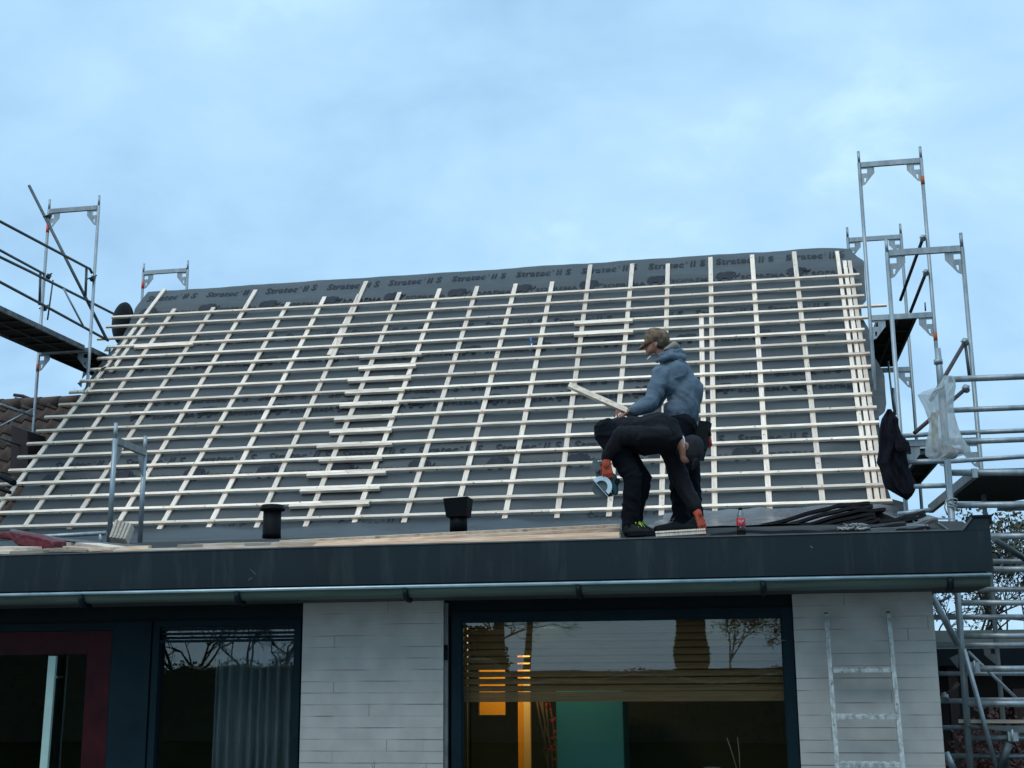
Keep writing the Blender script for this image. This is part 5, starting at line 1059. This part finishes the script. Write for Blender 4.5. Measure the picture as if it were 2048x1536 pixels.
# trees
def tree(name, base, h, r, label, grp, seed, leaf=None, nleaf=0, spread=.55, depth=5, m='bark', lsize=.05, droop=0, minr=.004):
    rnd = random.Random(seed); t = thing(name, base, label, 'tree', grp); mb = MB(); tips = []
    def go(p, d, ln, r0, dep):
        pts = [p]; q_ = Vector(p); dd = Vector(d)
        for i in range(3): dd = (dd+Vector((rnd.uniform(-1, 1)*(.03 if dep == depth else .16), rnd.uniform(-1, 1)*(.03 if dep == depth else .16), rnd.uniform(-.05, .14)-droop))).normalized(); q_ = q_+dd*ln/3; pts.append(q_)
        mb.path(pts, [max(minr, r0*(1-.13*i)) for i in range(4)], 5 if r0 < .05 else 9)
        if dep == 0: tips.extend(pts[1:]); return
        for k in range(rnd.choice((2, 3, 3)) if dep < depth else 3):
            a = rnd.uniform(0, 6.28); o_ = dd.orthogonal().normalized(); o2 = dd.cross(o_); nd = (dd+(o_*math.cos(a)+o2*math.sin(a))*rnd.uniform(.4, 1)*spread*1.5).normalized()
            go(pts[rnd.choice((2, 3, 3))], nd, ln*rnd.uniform(.62, .8), r0*.62, dep-1)
    go(Vector(base), Vector((0, 0, 1)), h*.36, r, depth); mb.build('trunk', M[m], t)
    if leaf:
        lb_ = bmesh.new()
        for k in range(nleaf):
            c = rnd.choice(tips)+Vector((rnd.gauss(0, .12), rnd.gauss(0, .12), rnd.gauss(0, .12))); a = Vector((rnd.uniform(-1, 1), rnd.uniform(-1, 1), rnd.uniform(-1, 1))).normalized()*lsize; b2 = a.orthogonal().normalized()*lsize*.6
            f = lb_.faces.new([lb_.verts.new(c+q_) for q_ in (-a, b2, a, -b2)])
        me = bpy.data.meshes.new('crown'); lb_.to_mesh(me); lb_.free(); me.materials.append(M[leaf]); link('crown', me, t)
    return t
def at(u, Y): return Vector((P(u, 1330, Y).x, Y, 0))
tree('leafy_tree', at(1945, 24), 4.3, .05, 'thin tree with sparse dark leaves behind the right scaffold, next to the brick corner', 'trees behind the shed', 11, 'leaf', 2200, .65, 6, lsize=.05, minr=.004)
tree('leafy_tree', at(2050, 27), 4.0, .05, 'bare twiggy tree above the shed at the right edge of the picture', 'trees behind the shed', 12, 'leaf', 500, .65, 6, lsize=.05, minr=.005)
tree('leafy_tree', at(1885, 26), 4.2, .05, 'sparse leafy shrub tree seen directly under the right soffit end', 'trees behind the shed', 13, 'leaf', 1700, .65, 6, lsize=.05, minr=.004)
rs = tree('red_shrub', P(1925, 1560, 16)+Vector((0, 0, -.9)), 1.9, .03, 'shrub with dark red leaves low behind the right scaffold', None, 14, 'redleaf', 1600, .7, 4, lsize=.035)
rs['category'] = 'shrub'
for (u, v0, v1, lb) in ((748, 1545, 1522, 'bare twig tip in front of the brick pier near the bottom edge'), (852, 1545, 1527, 'bare leaning twig in front of the brick pier right of the other twig')):
    mb = MB(); a = P(u+4, 1600, 10.2); mb.path([Vector((a.x, a.y, .02)), a, P(u, v1, 10.2)], [.006, .005, .002], 6); mb.path([P(u+3, v0+4, 10.2), P(u-5, v1+6, 10.2)], [.003, .0015], 5); tag(mb.build('twig', M['bark']), lb, 'twig', 'twigs in front of the pier')
# garden behind the viewer, seen mirrored in the windows
def mir(u, v, D, Ym=YG):   # point whose mirror image appears at the pixel; D = depth of the image behind the glass plane
    p = P(u, v, Ym+D); return Vector((p.x, Ym-D, p.z))
for (u, w_, D, hh, lb, sd) in ((1004, .20, 26, 11, 'bare garden tree mirrored at the left of the large window', 21), (1049, .15, 27, 10, 'slimmer bare garden tree mirrored beside the other trunk in the large window', 22)):
    b0_ = mir(u, 1330, D); b0_.z = 0; tree('garden_tree', b0_, hh, w_, lb, 'garden trees mirrored in the windows', sd, None, 0, .5, 5)
b0_ = mir(1385, 1330, 27); b0_.z = 0; t = thing('garden_tree', b0_, 'thick old ivy covered trunk mirrored at the right of the large window', 'tree', 'garden trees mirrored in the windows'); mb = MB()
mb.path([b0_, b0_+Vector((.0, 0, 2.2)), b0_+Vector((.02, 0, 4.2)), b0_+Vector((-.15, 0, 9))], [.36, .38, .30, .24], 14); mb.build('trunk', M['bark'], t)
b_ = bmesh.new()
for k in range(5200):
    z = random.uniform(.2, 3.4); a = random.uniform(0, 6.28); rr_ = .37+.10*math.exp(-((z-2.1)/.4)**2)+random.uniform(-.03, .035); c = b0_+Vector((math.cos(a)*rr_, math.sin(a)*rr_, z)); q1 = Vector((random.uniform(-1, 1), random.uniform(-1, 1), random.uniform(-1, 1))).normalized()*.05; q2 = q1.orthogonal().normalized()*.04
    b_.faces.new([b_.verts.new(c+x) for x in (-q1, q2, q1, -q2)])
me = bpy.data.meshes.new('crown'); b_.to_mesh(me); b_.free(); me.materials.append(M['leaf']); link('crown', me, t)
for i, (u, D, hh, sd, lb) in enumerate(((345, 22, 3.9, 31, 'bare bush mirrored at the upper left of the left window'), (395, 24, 3.5, 32, 'bare bush mirrored left of the curtain'), (500, 26, 3.6, 33, 'bare bush mirrored above the curtain'), (565, 25, 3.7, 34, 'bare bush mirrored at the right of the left window'), (960, 30, 4.4, 35, 'bare bush mirrored at the far left of the large window'), (1460, 46, 4.2, 36, 'far bare tree mirrored right of the thick trunk'))):
    b0_ = mir(u, 1330, D); b0_.z = 0; tree('garden_bush', b0_, hh*1.25, .07, lb, 'garden bushes mirrored in the windows', sd, 'leaf' if i == 5 else None, 2600 if i == 5 else 0, .8, 6, minr=.006, lsize=.06)
b0_ = mir(945, 1330, 24); b0_.z = 0; t = thing('evergreen_bush', b0_, 'dense dark evergreen mirrored in the left corner of the large window', 'bush'); b_ = bmesh.new(); rnd = random.Random(77)
for k in range(7000):
    z = rnd.uniform(0, 2.75); rr_ = .95*min(1, (2.85-z)/.7)**.5; a = rnd.uniform(0, 6.28); r2 = rr_*rnd.uniform(.5, 1.05); c = b0_+Vector((math.cos(a)*r2, math.sin(a)*r2, z+rnd.gauss(0, .06))); q1 = Vector((rnd.uniform(-1, 1), rnd.uniform(-1, 1), rnd.uniform(-1, 1))).normalized()*.07; q2 = q1.orthogonal().normalized()*.05
    b_.faces.new([b_.verts.new(c+x) for x in (-q1, q2, q1, -q2)])
me = bpy.data.meshes.new('foliage'); b_.to_mesh(me); b_.free(); me.materials.append(M['leaf']); link('foliage', me, t)
hd_ = thing('hedge', (-5, -9.6, 0), 'dark garden hedge closing the garden opposite the house, mirrored in the windows', 'hedge')
rnd = random.Random(5); b_ = bmesh.new()
def htop(x): return (3.6 if x < -15.6 else 1.95 if x < -6 else 1.60)+.28*noise.noise(Vector((x*.5, 0, 0)))+.14*noise.noise(Vector((x*1.9, 3, 0)))
hx = [-26+.5*i for i in range(85)]; core = [[b_.verts.new((x, y, z)) for y, z in ((-9.3, 0), (-9.45, htop(x)-.15), (-9.9, htop(x)-.1), (-10, 0))] for x in hx]
for A, B in zip(core, core[1:]):
    for q in range(3): b_.faces.new((A[q], B[q], B[q+1], A[q+1]))
for k in range(15000):
    x = rnd.uniform(-26, 16); t_ = htop(x); z = t_*(1-rnd.random()**1.6)+rnd.gauss(0, .03); y = -9.3+rnd.gauss(0, .07) if z < t_-.15 else rnd.uniform(-9.9, -9.25)
    c = Vector((x, y, z)); q1 = Vector((rnd.uniform(-1, 1), rnd.uniform(-1, 1), rnd.uniform(-1, 1))).normalized()*rnd.uniform(.03, .06); q2 = q1.orthogonal().normalized()*.03
    b_.faces.new([b_.verts.new(c+q) for q in (-q1, q2, q1, -q2)])
me = bpy.data.meshes.new('foliage'); b_.to_mesh(me); b_.free(); me.materials.append(M['leaf']); link('foliage', me, hd_)
# loose shiny membrane lying between the eaves and the strips at the right
bm_ = bmesh.new(); G = []
for j in range(15):
    row = []
    for i in range(61):
        x = -1.05+2.75*i/60; y = 11.45+3.9*j/14; n_ = noise.noise(Vector((x*2.2, y*3.5, 4)))+.5*noise.noise(Vector((x*5+y*2, y*7, 2)))
        row.append(bm_.verts.new((x, y+.1*n_, roofz(y)+.004+.055*n_*min(1, j/5)+.06*(j/14)+(.10 if j == 14 else 0))))
    G.append(row)
for A, B in zip(G, G[1:]):
    for i in range(60): bm_.faces.new((A[i], A[i+1], B[i+1], B[i])).smooth = True
me = bpy.data.meshes.new('s'); bm_.to_mesh(me); bm_.free(); me.materials.append(M['sheet']); tag(link('loose_sheet', me), 'wrinkled shiny grey membrane sheet lying loose below the battens behind the cola bottle', 'sheet')
# low interior clutter tops on the window sill
mb = MB(); p = P(1425, 1540, 11.4); mb.lathe(p, [(.03, -.06), (.075, -.02), (.08, .012), (.06, .022)], 16); tag(mb.build('bowl', M['curtain']), 'grey bowl rim just showing on the inner sill of the large window', 'bowl')
